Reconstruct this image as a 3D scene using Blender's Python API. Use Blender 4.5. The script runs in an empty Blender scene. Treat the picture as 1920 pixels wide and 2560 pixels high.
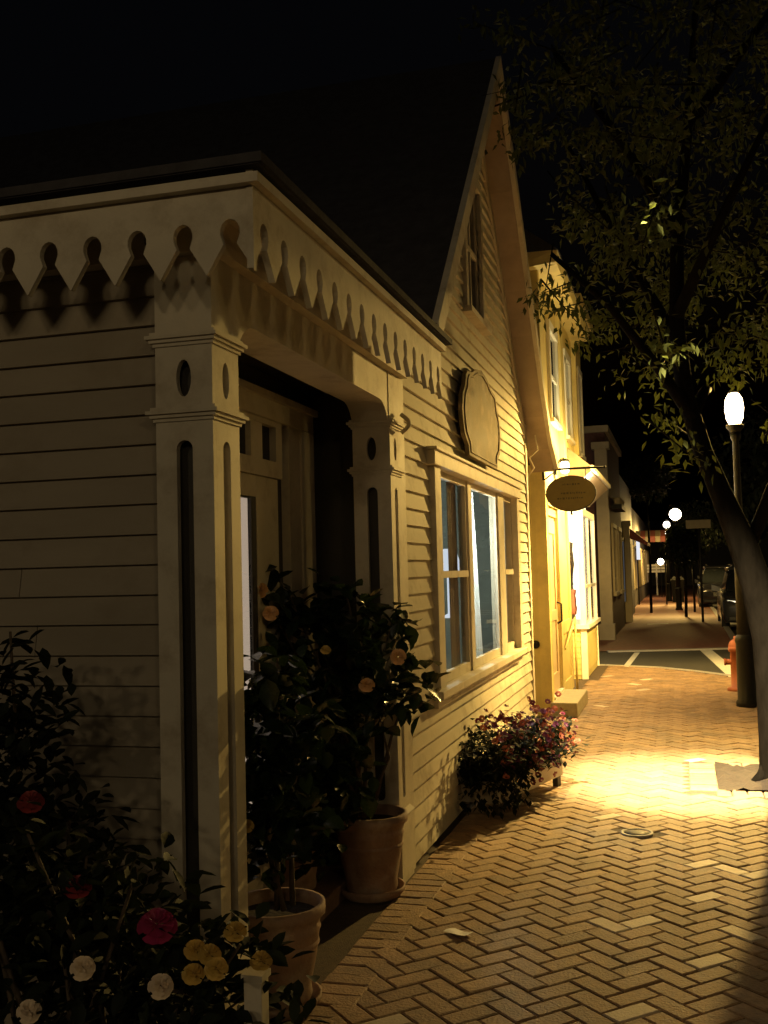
import bpy, bmesh, math, random
from mathutils import Vector, Matrix
from mathutils.geometry import tessellate_polygon

random.seed(7)
S = bpy.context.scene
COL = S.collection
PI = math.pi
R = math.radians

# ------------------------------------------------------------------ camera
cam_d = bpy.data.cameras.new('camera')
cam = bpy.data.objects.new('camera', cam_d); COL.objects.link(cam)
cam_d.sensor_fit = 'VERTICAL'; cam_d.sensor_height = 24.0; cam_d.lens = 24.0 * 2600 / 2560
cam_d.clip_start = 0.05; cam_d.clip_end = 600
YAW, PITCH, ROLL = R(15.786), R(3.331), R(-1.5)
fw = Vector((-math.sin(YAW), math.cos(YAW), 0)); rt = Vector((math.cos(YAW), math.sin(YAW), 0)); up = Vector((0, 0, 1))
fw2 = fw * math.cos(PITCH) + up * math.sin(PITCH); up2 = up * math.cos(PITCH) - fw * math.sin(PITCH)
rt3 = rt * math.cos(ROLL) + up2 * math.sin(ROLL); up3 = up2 * math.cos(ROLL) - rt * math.sin(ROLL)
m = Matrix((rt3, up3, -fw2)).transposed().to_4x4(); m.translation = (0, 0, 1.6)
cam.matrix_world = m
S.camera = cam

# ------------------------------------------------------------------ night sky
w = bpy.data.worlds.new('World'); S.world = w; w.use_nodes = True
nt = w.node_tree; nt.nodes.clear()
sky = nt.nodes.new('ShaderNodeTexSky'); sky.sky_type = 'NISHITA'; sky.sun_disc = False
sky.sun_elevation = R(-4); sky.sun_rotation = R(200)
bg = nt.nodes.new('ShaderNodeBackground'); bg.inputs['Strength'].default_value = 0.08
wo = nt.nodes.new('ShaderNodeOutputWorld')
nt.links.new(sky.outputs[0], bg.inputs[0]); nt.links.new(bg.outputs[0], wo.inputs[0])
S.view_settings.view_transform = 'Standard'; S.view_settings.look = 'None'
S.view_settings.exposure = 0.0; S.view_settings.gamma = 1.0
S.view_settings.use_curve_mapping = False

WARM = (1.0, 0.64, 0.17)
PW_LAMP = 5100.0       # street lantern nearest in view
PW_FAR = 2600.0        # lanterns down the street
PW_BEHIND_FILL = 235.0      # unseen lanterns added behind the photographer for soft fill
PW_ASSUMED_ACROSS = 130.0      # assumed unseen lanterns across the road
PW_ASSUMED_FLOOD = 20000.0      # assumed unseen arm light, added for the bright pool on the pavement
PW_SCONCE = 75.0
PW_HOOD = 110.0

# ------------------------------------------------------------------ materials
MATS = {}
def mat(name, col, rough=0.7, var=0.18, scale=9.0, bump=0.15, bscale=60.0, island=0.0, metal=0.0, stain=None, stretch=None, spec=0.5):
    if name in MATS: return MATS[name]
    M = bpy.data.materials.new(name); M.use_nodes = True
    t = M.node_tree; N = t.nodes; L = t.links
    b = N['Principled BSDF']
    b.inputs['Roughness'].default_value = rough; b.inputs['Metallic'].default_value = metal
    b.inputs['Specular IOR Level'].default_value = spec
    geo = N.new('ShaderNodeNewGeometry'); 
    mp = N.new('ShaderNodeMapping'); L.new(geo.outputs['Position'], mp.inputs[0])
    if stretch: mp.inputs['Scale'].default_value = stretch
    nz = N.new('ShaderNodeTexNoise'); nz.inputs['Scale'].default_value = scale; nz.inputs['Detail'].default_value = 6
    nz.inputs['Roughness'].default_value = 0.62
    L.new(mp.outputs[0], nz.inputs[0])
    mr = N.new('ShaderNodeMapRange'); L.new(nz.outputs[0], mr.inputs[0])
    mr.inputs[1].default_value = 0.25; mr.inputs[2].default_value = 0.75
    mr.inputs[3].default_value = 1 - var; mr.inputs[4].default_value = 1 + var
    fac = mr.outputs[0]
    if island:
        mi = N.new('ShaderNodeMapRange'); L.new(geo.outputs['Random Per Island'], mi.inputs[0])
        mi.inputs[3].default_value = 1 - island; mi.inputs[4].default_value = 1 + island
        oi = N.new('ShaderNodeObjectInfo')
        mo = N.new('ShaderNodeMapRange'); L.new(oi.outputs['Random'], mo.inputs[0])
        mo.inputs[3].default_value = 1 - island; mo.inputs[4].default_value = 1 + island
        ml = N.new('ShaderNodeMath'); ml.operation = 'MULTIPLY'; L.new(fac, ml.inputs[0]); L.new(mi.outputs[0], ml.inputs[1])
        m2 = N.new('ShaderNodeMath'); m2.operation = 'MULTIPLY'; L.new(ml.outputs[0], m2.inputs[0]); L.new(mo.outputs[0], m2.inputs[1])
        fac = m2.outputs[0]
    vm = N.new('ShaderNodeVectorMath'); vm.operation = 'SCALE'; vm.inputs[0].default_value = col
    L.new(fac, vm.inputs['Scale'])
    out = vm.outputs[0]
    if stain:
        n2 = N.new('ShaderNodeTexNoise'); n2.inputs['Scale'].default_value = stain[1]; n2.inputs['Detail'].default_value = 8
        n2.inputs['Roughness'].default_value = 0.7
        L.new(geo.outputs['Position'], n2.inputs[0])
        r2 = N.new('ShaderNodeMapRange'); L.new(n2.outputs[0], r2.inputs[0]); r2.inputs[1].default_value = 0.5; r2.inputs[2].default_value = 0.72
        mx = N.new('ShaderNodeMix'); mx.data_type = 'RGBA'; L.new(r2.outputs[0], mx.inputs[0]); L.new(out, mx.inputs[6])
        mx.inputs[7].default_value = (*stain[0], 1); out = mx.outputs[2]
    L.new(out, b.inputs['Base Color'])
    if bump:
        nb = N.new('ShaderNodeTexNoise'); nb.inputs['Scale'].default_value = bscale; nb.inputs['Detail'].default_value = 5
        L.new(mp.outputs[0], nb.inputs[0])
        bp = N.new('ShaderNodeBump'); bp.inputs['Strength'].default_value = bump; bp.inputs['Distance'].default_value = 0.01
        L.new(nb.outputs[0], bp.inputs['Height']); L.new(bp.outputs[0], b.inputs['Normal'])
        rr = N.new('ShaderNodeMapRange'); L.new(nz.outputs[0], rr.inputs[0])
        rr.inputs[3].default_value = max(0.02, rough - .12); rr.inputs[4].default_value = min(1, rough + .12)
        L.new(rr.outputs[0], b.inputs['Roughness'])
    MATS[name] = M; return M

def emit(name, col, strength):
    if name in MATS: return MATS[name]
    M = bpy.data.materials.new(name); M.use_nodes = True
    t = M.node_tree; t.nodes.clear()
    e = t.nodes.new('ShaderNodeEmission'); e.inputs[0].default_value = (*col, 1); e.inputs[1].default_value = strength
    o = t.nodes.new('ShaderNodeOutputMaterial'); t.links.new(e.outputs[0], o.inputs[0])
    MATS[name] = M; return M

def glass(name, tint=(1, 1, 1), rough=0.01):
    if name in MATS: return MATS[name]
    M = bpy.data.materials.new(name); M.use_nodes = True
    t = M.node_tree; N = t.nodes; L = t.links; N.clear()
    lw = N.new('ShaderNodeLayerWeight'); lw.inputs[0].default_value = 0.5
    pw = N.new('ShaderNodeMath'); pw.operation = 'POWER'; pw.inputs[1].default_value = 4.5; L.new(lw.outputs['Facing'], pw.inputs[0])
    ad = N.new('ShaderNodeMath'); ad.operation = 'MULTIPLY_ADD'; ad.inputs[1].default_value = 0.9; ad.inputs[2].default_value = 0.05
    ad.use_clamp = True
    L.new(pw.outputs[0], ad.inputs[0])
    tr = N.new('ShaderNodeBsdfTransparent'); tr.inputs[0].default_value = (*tint, 1)
    gl = N.new('ShaderNodeBsdfGlossy'); gl.inputs['Roughness'].default_value = rough
    nz = N.new('ShaderNodeTexNoise'); nz.inputs['Scale'].default_value = 3.0
    bp = N.new('ShaderNodeBump'); bp.inputs['Strength'].default_value = 0.03; bp.inputs['Distance'].default_value = 0.02
    L.new(nz.outputs[0], bp.inputs['Height']); L.new(bp.outputs[0], gl.inputs['Normal'])
    mx = N.new('ShaderNodeMixShader'); o = N.new('ShaderNodeOutputMaterial')
    L.new(ad.outputs[0], mx.inputs[0]); L.new(tr.outputs[0], mx.inputs[1]); L.new(gl.outputs[0], mx.inputs[2]); L.new(mx.outputs[0], o.inputs[0])
    MATS[name] = M; return M

def leafmat(name, col, rough=0.35, spec=.5):
    if name in MATS: return MATS[name]
    M = mat(name, col, rough, var=.35, scale=14, bump=.08, bscale=120, island=.35, spec=spec)
    t = M.node_tree; N = t.nodes; L = t.links; b = N['Principled BSDF']
    o = [n for n in N if n.type == 'OUTPUT_MATERIAL'][0]
    tl = N.new('ShaderNodeBsdfTranslucent'); tl.inputs[0].default_value = (col[0] * 1.6, col[1] * 1.6, col[2], 1)
    mx = N.new('ShaderNodeMixShader'); mx.inputs[0].default_value = 0.22
    L.new(b.outputs[0], mx.inputs[1]); L.new(tl.outputs[0], mx.inputs[2]); L.new(mx.outputs[0], o.inputs[0])
    return M

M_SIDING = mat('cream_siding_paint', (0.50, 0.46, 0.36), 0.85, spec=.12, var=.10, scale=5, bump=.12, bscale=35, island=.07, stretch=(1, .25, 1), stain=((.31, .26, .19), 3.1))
M_SIDING_SHADED = mat('shaded_siding_paint', (0.31, 0.27, 0.205), 0.85, spec=.12, var=.12, scale=5, bump=.12, bscale=35, island=.07, stretch=(.25, 1, 1), stain=((.25, .21, .15), 2.2))  # darker copy of the siding, shade painted into the south wall colour
M_TRIM = mat('cream_trim_paint', (0.54, 0.49, 0.38), 0.75, spec=.2, var=.09, scale=7, bump=.10, bscale=50, stain=((.36, .30, .215), 4.2))
M_DARKWOOD_SHADE = mat('dark_wood_and_shade', (0.035, 0.03, 0.022), 0.6)  # dark wood, and the shade painted onto the recess sides
M_SHINGLE = mat('dark_roof_shingle', (0.05, 0.048, 0.052), 0.95, spec=.1, var=.3, scale=12, bump=.4, bscale=40)
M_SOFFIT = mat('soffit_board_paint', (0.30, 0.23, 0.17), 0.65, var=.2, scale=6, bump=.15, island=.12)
M_YELLOW = mat('yellow_shop_paint', (0.62, 0.51, 0.21), 0.7, spec=.25, var=.1, scale=5, bump=.1, island=.05, stain=((.5, .4, .18), 2.0))
M_WHITE = mat('white_gloss_paint', (0.78, 0.75, 0.66), 0.4, var=.06, scale=8, bump=.06)
M_TANDOOR = mat('tan_door_paint', (0.58, 0.44, 0.26), 0.45, var=.1, scale=6)
M_BRICK = mat('clay_paver', (0.31, 0.20, 0.112), 0.72, var=.34, scale=24, bump=.6, bscale=80, island=.2, stain=((.16, .115, .075), 2.1))
M_PALEBRICK = mat('pale_paver', (0.56, 0.47, 0.36), 0.7, var=.2, scale=22, bump=.4, bscale=90, island=.15)
M_SAND = mat('joint_sand', (0.085, 0.06, 0.04), 0.95, var=.4, scale=40, bump=.5, bscale=200)
M_SOIL = mat('tree_soil', (0.022, 0.013, 0.008), 0.95, var=.5, scale=25, bump=.9, bscale=45)
M_ASPHALT = mat('asphalt', (0.05, 0.048, 0.043), 0.8, var=.3, scale=6, bump=.5, bscale=150)
M_LINE = mat('road_line_paint', (0.68, 0.66, 0.58), 0.6, var=.25, scale=18, bump=.2, bscale=120)
M_GRANITE = mat('granite_kerb', (0.36, 0.34, 0.31), 0.7, var=.25, scale=40, bump=.3, bscale=120)
M_FARBRICK = None
M_TERRA = mat('terracotta', (0.30, 0.19, 0.125), 0.75, var=.25, scale=10, bump=.35, bscale=50, stain=((.42, .34, .26), 6.0))
M_IRON = mat('black_iron', (0.012, 0.0115, 0.011), 0.6, spec=.2, var=.25, scale=20, bump=.15)
M_BARK = mat('tree_bark', (0.009, 0.0075, 0.0065), 0.95, spec=.02, var=.4, scale=16, bump=.7, bscale=38, stretch=(1, 1, .3))
M_LEAF = leafmat('tree_leaf', (0.050, 0.058, 0.018), .75, .1)
M_BIGLEAF = leafmat('glossy_dark_leaf', (0.013, 0.023, 0.010), 0.25)
M_SHRUB = leafmat('dark_shrub_leaf', (0.012, 0.017, 0.009), 0.7, .2)
M_STEM = mat('woody_stem', (0.07, 0.05, 0.03), 0.8, bump=.4)
M_BLOOM_CREAM = mat('cream_petal', (0.60, 0.49, 0.36), 0.7, var=.1, bump=0, island=.08)
M_BLOOM_PEACH = mat('peach_petal', (0.55, 0.31, 0.12), 0.6, var=.12, bump=0, island=.1)
M_BLOOM_PINK = mat('magenta_petal', (0.20, 0.010, 0.06), 0.6, var=.15, bump=0, island=.12)
M_BLOOM_YELLOW = mat('yellow_petal', (0.45, 0.30, 0.07), 0.6, var=.12, bump=0, island=.1)
M_BLOOM_RED = mat('red_petal', (0.16, 0.018, 0.018), 0.6, var=.2, bump=0, island=.25)
M_BLOOM_PURPLE = mat('purple_petal', (0.20, 0.05, 0.16), 0.6, var=.2, bump=0, island=.25)
M_SIGNPANEL = mat('weathered_sign_panel', (0.17, 0.135, 0.075), 0.85, spec=.1, var=.28, scale=6, bump=.2, stain=((.33, .25, .16), 7.0))
M_OVAL = mat('oval_sign_paint', (0.13, 0.10, 0.035), 0.7, var=.12, scale=12)
M_GLASS = glass('window_glass')
M_CURTAIN = mat('white_curtain', (0.75, 0.78, 0.78), 0.8, var=.1, bump=0)
t_ = M_CURTAIN.node_tree; tl_ = t_.nodes.new('ShaderNodeBsdfTranslucent'); tl_.inputs[0].default_value = (.8, .85, .85, 1)
mx_ = t_.nodes.new('ShaderNodeMixShader'); mx_.inputs[0].default_value = .55
t_.links.new(t_.nodes['Principled BSDF'].outputs[0], mx_.inputs[1]); t_.links.new(tl_.outputs[0], mx_.inputs[2]); t_.links.new(mx_.outputs[0], t_.nodes['Material Output'].inputs[0])
M_BLIND = mat('grey_blind', (0.33, 0.29, 0.27), 0.7, var=.2, scale=4, bump=.1, stretch=(1, 3, .2))
M_TEAL = mat('teal_wall_paint', (0.20, 0.22, 0.19), 0.7, var=.2, scale=3)
M_ROOM = mat('dim_room_wall', (0.16, 0.14, 0.12), 0.8, var=.3, scale=3)
M_PAPER = mat('white_paper', (0.85, 0.83, 0.8), 0.6, var=.05, bump=.05)
M_HYDRANT = mat('orange_red_paint', (0.24, 0.06, 0.018), 0.6, var=.15, bump=.15)
M_CAR = mat('black_car_paint', (0.012, 0.012, 0.016), 0.15, var=.1, bump=0)
M_CARGREY = mat('dark_grey_car_paint', (0.03, 0.032, 0.04), 0.2, var=.1, bump=0)
M_CARGLASS = mat('car_glass', (0.01, 0.012, 0.014), 0.05, var=.1, bump=0)
M_TYRE = mat('tyre_rubber', (0.015, 0.015, 0.015), 0.9)
M_CHROME = mat('chrome', (0.7, 0.7, 0.7), 0.15, var=.05, bump=0, metal=1.0)
M_REDBRICKWALL = mat('dark_brick_wall', (0.08, 0.035, 0.03), 0.85, var=.35, scale=9, bump=.4, bscale=70)
M_GREYWALL = mat('grey_painted_wall', (0.10, 0.092, 0.088), 0.7, var=.2, scale=4)
M_CREAMWALL = mat('cream_wall', (0.30, 0.25, 0.16), 0.7, var=.15, scale=4)
M_REDCLOTH = mat('red_awning_cloth', (0.25, 0.07, 0.06), 0.8, var=.2)

E_LAMP = emit('lantern_glow', (1.0, 0.80, 0.50), 14.0)
E_FARLAMP = emit('far_lantern_glow', (1.0, 0.84, 0.66), 12.0)
E_DOOR = emit('lit_door_blind', (1.0, 0.78, 0.58), 0.48)
E_SHOP = emit('lit_shop_interior', (1.0, 0.88, 0.62), 2.6)
E_SCONCE = emit('sconce_glow', (1.0, 0.86, 0.45), 8.0)
E_ROOM = emit('assumed_room_bulb', (0.92, 0.97, 1.0), 9.0)

# ------------------------------------------------------------------ mesh builder
class MB:
    def __init__(s): s.v = []; s.f = []; s.sm = set()
    def add(s, vs, fs, smooth=False):
        o = len(s.v); s.v += [tuple(p) for p in vs]
        for f in fs:
            if smooth: s.sm.add(len(s.f))
            s.f.append([i + o for i in f])
        return s
    def box(s, x0, x1, y0, y1, z0, z1):
        return s.add([(x0, y0, z0), (x1, y0, z0), (x1, y1, z0), (x0, y1, z0), (x0, y0, z1), (x1, y0, z1), (x1, y1, z1), (x0, y1, z1)],
                     [(3, 2, 1, 0), (4, 5, 6, 7), (0, 1, 5, 4), (1, 2, 6, 5), (2, 3, 7, 6), (3, 0, 4, 7)])
    def hexa(s, p):   # 8 points ordered like box
        return s.add(p, [(3, 2, 1, 0), (4, 5, 6, 7), (0, 1, 5, 4), (1, 2, 6, 5), (2, 3, 7, 6), (3, 0, 4, 7)])
    def quad(s, a, b, c, d): return s.add([a, b, c, d], [(0, 1, 2, 3)])
    def lathe(s, prof, cx=0, cy=0, cz=0, n=24, sx=1, sy=1, caps=True):
        vs = []; fs = []
        for r, z in prof:
            for i in range(n):
                a = 2 * PI * i / n; vs.append((cx + r * sx * math.cos(a), cy + r * sy * math.sin(a), cz + z))
        for k in range(len(prof) - 1):
            for i in range(n):
                j = (i + 1) % n; fs.append((k * n + i, k * n + j, (k + 1) * n + j, (k + 1) * n + i))
        s.add(vs, fs, True)
        if caps:
            o = len(s.v) - len(vs)
            s.f.append([o + i for i in range(n)][::-1]); s.f.append([o + (len(prof) - 1) * n + i for i in range(n)])
        return s
    def tube(s, pts, rad, n=8):
        pts = [Vector(p) for p in pts]
        if not hasattr(rad, '__len__'): rad = [rad] * len(pts)
        vs = []; fs = []
        ref = Vector((0.3, 0.9, 0.2)).normalized()
        for k, p in enumerate(pts):
            t = (pts[min(k + 1, len(pts) - 1)] - pts[max(k - 1, 0)]).normalized()
            a = t.cross(ref)
            if a.length < .05: a = t.cross(Vector((1, 0, 0)))
            a.normalize(); b = t.cross(a)
            for i in range(n):
                q = 2 * PI * i / n; vs.append(p + (a * math.cos(q) + b * math.sin(q)) * rad[k])
        for k in range(len(pts) - 1):
            for i in range(n):
                j = (i + 1) % n; fs.append((k * n + i, k * n + j, (k + 1) * n + j, (k + 1) * n + i))
        s.add(vs, fs, True); o = len(s.v) - len(vs)
        s.f.append([o + i for i in range(n)][::-1]); s.f.append([o + (len(pts) - 1) * n + i for i in range(n)])
        return s
    def plate(s, outer, holes, mapf, d0, d1):
        """flat board with an outline and real cut-outs; mapf(u, v, d) -> world point"""
        loops = [outer] + holes
        flat = [p for l in loops for p in l]
        tris = tessellate_polygon([[Vector((p[0], p[1], 0)) for p in l] for l in loops])
        n = len(flat)
        vs = [mapf(u, v, d1) for u, v in flat] + [mapf(u, v, d0) for u, v in flat]
        fs = [tuple(t) for t in tris] + [tuple(i + n for i in t[::-1]) for t in tris]
        o = 0
        for l in loops:
            k = len(l)
            for i in range(k):
                j = (i + 1) % k; fs.append((o + i, o + j, n + o + j, n + o + i))
            o += k
        return s.add(vs, fs)

ROOTLOC = {}
def link(o, parent=None):
    COL.objects.link(o)
    if parent: o.parent = parent
    return o
def rootof(o):
    while o.parent: o = o.parent
    return o
def mesh(name, mb, m, bevel=0):
    me = bpy.data.meshes.new(name); me.from_pydata(mb.v, [], mb.f); me.validate()
    if m: me.materials.append(m)
    bm = bmesh.new(); bm.from_mesh(me); bmesh.ops.recalc_face_normals(bm, faces=bm.faces)
    bm.to_mesh(me); bm.free()
    if mb.sm and len(me.polygons) == len(mb.f):
        for i in mb.sm: me.polygons[i].use_smooth = True
    return me
def part(name, mb, m, parent=None, local=False, label=None, bevel=0, kind=None):
    if parent is not None and not local:
        L = ROOTLOC.get(rootof(parent).name, (0, 0, 0))
        mb.v = [(a - L[0], b - L[1], c - L[2]) for a, b, c in mb.v]
    o = bpy.data.objects.new(name, mesh(name, mb, m)); link(o, parent)
    if label: o['label'] = label
    if kind: o['kind'] = kind
    if bevel:
        bv = o.modifiers.new('bevel', 'BEVEL'); bv.width = bevel; bv.segments = 2; bv.limit_method = 'ANGLE'; bv.angle_limit = R(40)
    return o
def piece(name, me, parent, mtx):
    o = bpy.data.objects.new(name, me); link(o, parent); o.matrix_local = mtx; return o
def thing(name, label, cat, loc=(0, 0, 0), rz=0, group=None):
    o = bpy.data.objects.new(name, None); COL.objects.link(o); o.empty_display_size = .1
    o.location = loc; o.rotation_euler = (0, 0, rz); o['label'] = label; o['category'] = cat
    if group: o['group'] = group
    ROOTLOC[o.name] = loc; return o
def tag(o, label, cat, group=None):
    o['label'] = label; o['category'] = cat
    if group: o['group'] = group
    return o
def struct(name, mb, m):
    o = part(name, mb, m); o['kind'] = 'structure'; return o
def copy_tree(o, parent=None):
    c = o.copy(); COL.objects.link(c)
    if parent: c.parent = parent
    for ch in list(o.children): copy_tree(ch, c)
    return c
LANTERN_CURVE = [(-1, .09), (-.85, .20), (-.68, .5), (-.55, 1.0), (-.48, .70), (-.42, .40), (-.35, .24), (-.28, .24), (-.17, .60), (-.10, .36), (-.04, .15), (.03, .05), (.2, .018), (1, .006)]
def lamp(name, loc, power, col, parent=None, radius=.08, spot=None, target=None, curve=None):
    d = bpy.data.lights.new(name, 'SPOT' if spot else 'POINT'); d.energy = power; d.color = col; d.shadow_soft_size = radius
    if spot: d.spot_size, d.spot_blend = spot
    if curve:      # the lantern's own light distribution: its reflector cap throws the light downwards
        d.use_nodes = True; N = d.node_tree.nodes; K = d.node_tree.links; e = N['Emission']
        tc = N.new('ShaderNodeTexCoord'); sp = N.new('ShaderNodeSeparateXYZ'); K.new(tc.outputs['Normal'], sp.inputs[0])
        mr = N.new('ShaderNodeMapRange'); mr.inputs[1].default_value = -1; mr.inputs[2].default_value = 1; K.new(sp.outputs['Z'], mr.inputs[0])
        cr = N.new('ShaderNodeValToRGB'); el = cr.color_ramp.elements
        while len(el) < len(curve): el.new(.5)
        for q, (zz, vv) in zip(el, curve): q.position = (zz + 1) / 2; q.color = (vv, vv, vv, 1)
        K.new(mr.outputs[0], cr.inputs[0]); K.new(cr.outputs[0], e.inputs['Strength'])
    o = bpy.data.objects.new(name, d); link(o, parent)
    if parent: L = ROOTLOC[rootof(parent).name]; loc = tuple(a - b for a, b in zip(loc, L))
    o.location = loc
    if target:
        L = ROOTLOC[rootof(parent).name] if parent else (0, 0, 0)
        d_ = (Vector(target) - Vector(L)) - Vector(loc); o.rotation_euler = d_.to_track_quat('-Z', 'Y').to_euler()
    return o

def oval(cx, cy, rx, ry, n=18): return [(cx + rx * math.cos(2 * PI * i / n), cy + ry * math.sin(2 * PI * i / n)) for i in range(n)]
def slot(cx, hw, z0, z1, n=8):
    p = [(cx + hw * math.cos(PI * i / n), z1 - hw + hw * math.sin(PI * i / n)) for i in range(n + 1)]
    q = [(cx - hw * math.cos(PI * i / n), z0 + hw - hw * math.sin(PI * i / n)) for i in range(n + 1)]
    return p + q

# ================================================================== SETTING
mb = MB(); mb.quad((-150, -60, -.16), (150, -60, -.16), (150, 260, -.16), (-150, 260, -.16)); struct('ground', mb, M_ASPHALT)
# main road surface right of the kerb and side street crossing in front of the far pavement
mb = MB(); mb.quad((1.25, -40, -.13), (12, -40, -.13), (12, 200, -.13), (1.25, 200, -.13)); struct('road', mb, M_ASPHALT)
EDGE = [(-8.0, 17.75), (-1.25, 17.42), (-.43, 17.03), (.12, 16.45), (.66, 15.7), (1.1, 14.6)]     # near edge of the crossing
FAR = [(-8.0, 20.05), (-1.4, 20.25), (-.07, 20.6), (.45, 20.75), (.95, 20.9)]
mb = MB(); pts = EDGE + [(1.25, 14.6), (1.25, 22.6)] + FAR[::-1]
mb.add([(x, y, -.014) for x, y in pts], [tuple(range(len(pts)))]); struct('side_street', mb, M_ASPHALT)
mb = MB()
for (x0, y0, x1, y1, ww) in ((.40, 20.5, .72, 15.5, .11), (-.83, 20.0, -.90, 17.2, .05)):
    mb.quad((x0 - ww, y0, -.006), (x0 + ww, y0, -.006), (x1 + ww, y1, -.006), (x1 - ww, y1, -.006))
struct('crosswalk_marking', mb, M_LINE)
# pavement bed
bed = [(-9, -30), (1.1, -30), (1.1, 14.6)] + EDGE[::-1][1:]
mb = MB(); mb.add([(x, y, -.0085) for x, y in bed], [tuple(range(len(bed)))])
pave = struct('pavement', mb, M_SAND)
mb = MB()
for i in range(len(EDGE) - 1):
    (xa, ya), (xb, yb) = EDGE[i], EDGE[i + 1]
    d = Vector((xb - xa, yb - ya)).normalized(); n = Vector((-d.y, d.x)) * .09
    g = d * .004
    mb.hexa([(xa + g.x, ya + g.y, -.12), (xb - g.x, yb - g.y, -.12), (xb + n.x, yb + n.y, -.12), (xa + n.x, ya + n.y, -.12),
             (xa + g.x, ya + g.y, .006), (xb - g.x, yb - g.y, .006), (xb + n.x, yb + n.y, .004), (xa + n.x, ya + n.y, .004)])
for k in range(12):
    y = -10 + k * 2.05; mb.box(1.1, 1.25, y, y + 2.04, -.15, .01)
struct('kerb', mb, M_GRANITE)

# --- herringbone pavers, 45 degrees, 200 x 100 mm, every paver its own bevelled block
BL, BW, JT = .2, .1, .007
def brick_mesh(L, W):
    mb = MB(); h = .006; x = L / 2 - JT / 2; y = W / 2 - JT / 2; b = .006
    mb.add([(-x, -y, -.03), (x, -y, -.03), (x, y, -.03), (-x, y, -.03), (-x, -y, -h + .002), (x, -y, -h + .002), (x, y, -h + .002), (-x, y, -h + .002),
            (-x + b, -y + b, 0), (x - b, -y + b, 0), (x - b, y - b, 0), (-x + b, y - b, 0)],
           [(8, 9, 10, 11), (4, 5, 9, 8), (5, 6, 10, 9), (6, 7, 11, 10), (7, 4, 8, 11), (0, 1, 5, 4), (1, 2, 6, 5), (2, 3, 7, 6), (3, 0, 4, 7)])
    return mb
WELL = (.20, .95, 7.80, 8.75)
def in_poly(x, y, P):
    c = False; j = len(P) - 1
    for i in range(len(P)):
        if (P[i][1] > y) != (P[j][1] > y) and x < (P[j][0] - P[i][0]) * (y - P[i][1]) / (P[j][1] - P[i][1]) + P[i][0]: c = not c
        j = i
    return c
GAPX0 = -1.24
def free(x, y):
    if x < GAPX0 or x > 1.03: return False
    if y < 2.2: return False
    if y > 14 and not in_poly(x, y + .12, bed): return False
    if WELL[0] - .19 < x < WELL[1] + .19 and WELL[2] - .13 < y < WELL[3] + .13: return False
    if (x + .315) ** 2 + (y - 6.51) ** 2 < .012: return False
    if y > 11.2 and x < -1.10 and y < 12.75: return False
    if y > 15.1 and x < -1.2: return False
    return True
bricks = []
c45 = math.cos(PI / 4)
for i in range(-90, 140):
    for j in range(-160, 160):
        # herringbone lattice in the rotated frame: horizontal brick then vertical brick, stepping one width
        k = j
        u0 = (i * 4 + k) * BW if False else None
# classic lattice: unit cells a=(W,W), b=(2L,0) in (u,v); each cell has one horizontal and one vertical brick
for k in range(-150, 250):
    for l in range(-70, 90):
        u = k * BW + l * 2 * BL; v = k * BW
        for (cu, cv, rot) in ((u + BL / 2, v + BW / 2, 0), (u + BL + BW / 2, v, 1)):
            if not (-13 < cu < 22 and -13 < cv < 22): continue
            x = cu * c45 - cv * c45 * 1.0; y = cu * c45 + cv * c45
            # direction of rotated axes: e_u = (c, c), e_v = (-c, c)
            if -1.5 < x < 1.2 and 2.0 < y < 18.2 and free(x, y):
                bricks.append((x + .013, y, PI / 4 + rot * PI / 2))
# soldier course along the wall, and the border of the tree well
sold = []
yy = 2.6
while yy < 11.2:
    sold.append((-1.325, yy, 0)); yy += BW
for k in range(10): sold.append((WELL[0] - .10, WELL[2] + .05 + k * .105, 0))
for k in range(9): sold.append((WELL[0] + .05 + k * .105 - .02, WELL[2] - .06, PI / 2)); sold.append((WELL[0] + .05 + k * .105, WELL[3] + .06, PI / 2))
allb = [(x, y, a, 0) for x, y, a in bricks] + [(x, y, a, 1) for x, y, a in sold]
def seen(b): return b[1] / 2600 if False else (b[1] > 3.3 and b[0] / b[1] < .135 and b[0] / b[1] > -.42)
vis = sorted([b for b in allb if seen(b)], key=lambda b: b[0] ** 2 + b[1] ** 2)
near = set(map(id, vis[:300]))
bm_a = brick_mesh(BL, BW)
ME_BRICK = mesh('brick', bm_a, M_BRICK); ME_PALE = mesh('brick', brick_mesh(BL, BW), M_PALEBRICK)
rng = random.Random(3)
rest = MB(); restp = MB()
PALE = [(-.345, 4.88), (-.21, 4.91), (.04, 4.54), (-.0, 4.0), (-.135, 5.46), (.05, 5.35), (.24, 4.86), (.33, 5.7), (.2, 6.05), (-.02, 5.62), (-.55, 6.9)]
for b in allb:
    x, y, a, kind = b
    tz = rng.uniform(-.0035, .0030)
    mt = Matrix.Translation((x, y, tz)) @ Matrix.Rotation(a + rng.uniform(-.012, .012), 4, 'Z') @ Matrix.Rotation(rng.uniform(-.014, .014), 4, 'X') @ Matrix.Rotation(rng.uniform(-.006, .006), 4, 'Y')
    pale = any((x - p[0]) ** 2 + (y - p[1]) ** 2 < .0042 for p in PALE) or rng.random() < .012
    if id(b) in near:
        piece('brick', ME_PALE if pale else ME_BRICK, pave, mt)
    else:
        (restp if pale else rest).add([mt @ Vector(v) for v in bm_a.v], bm_a.f)
part('brick_field', rest, M_BRICK, pave, kind='stuff')
part('pale_brick_field', restp, M_PALEBRICK, pave, kind='stuff')
mb = MB(); n = 14
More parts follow.
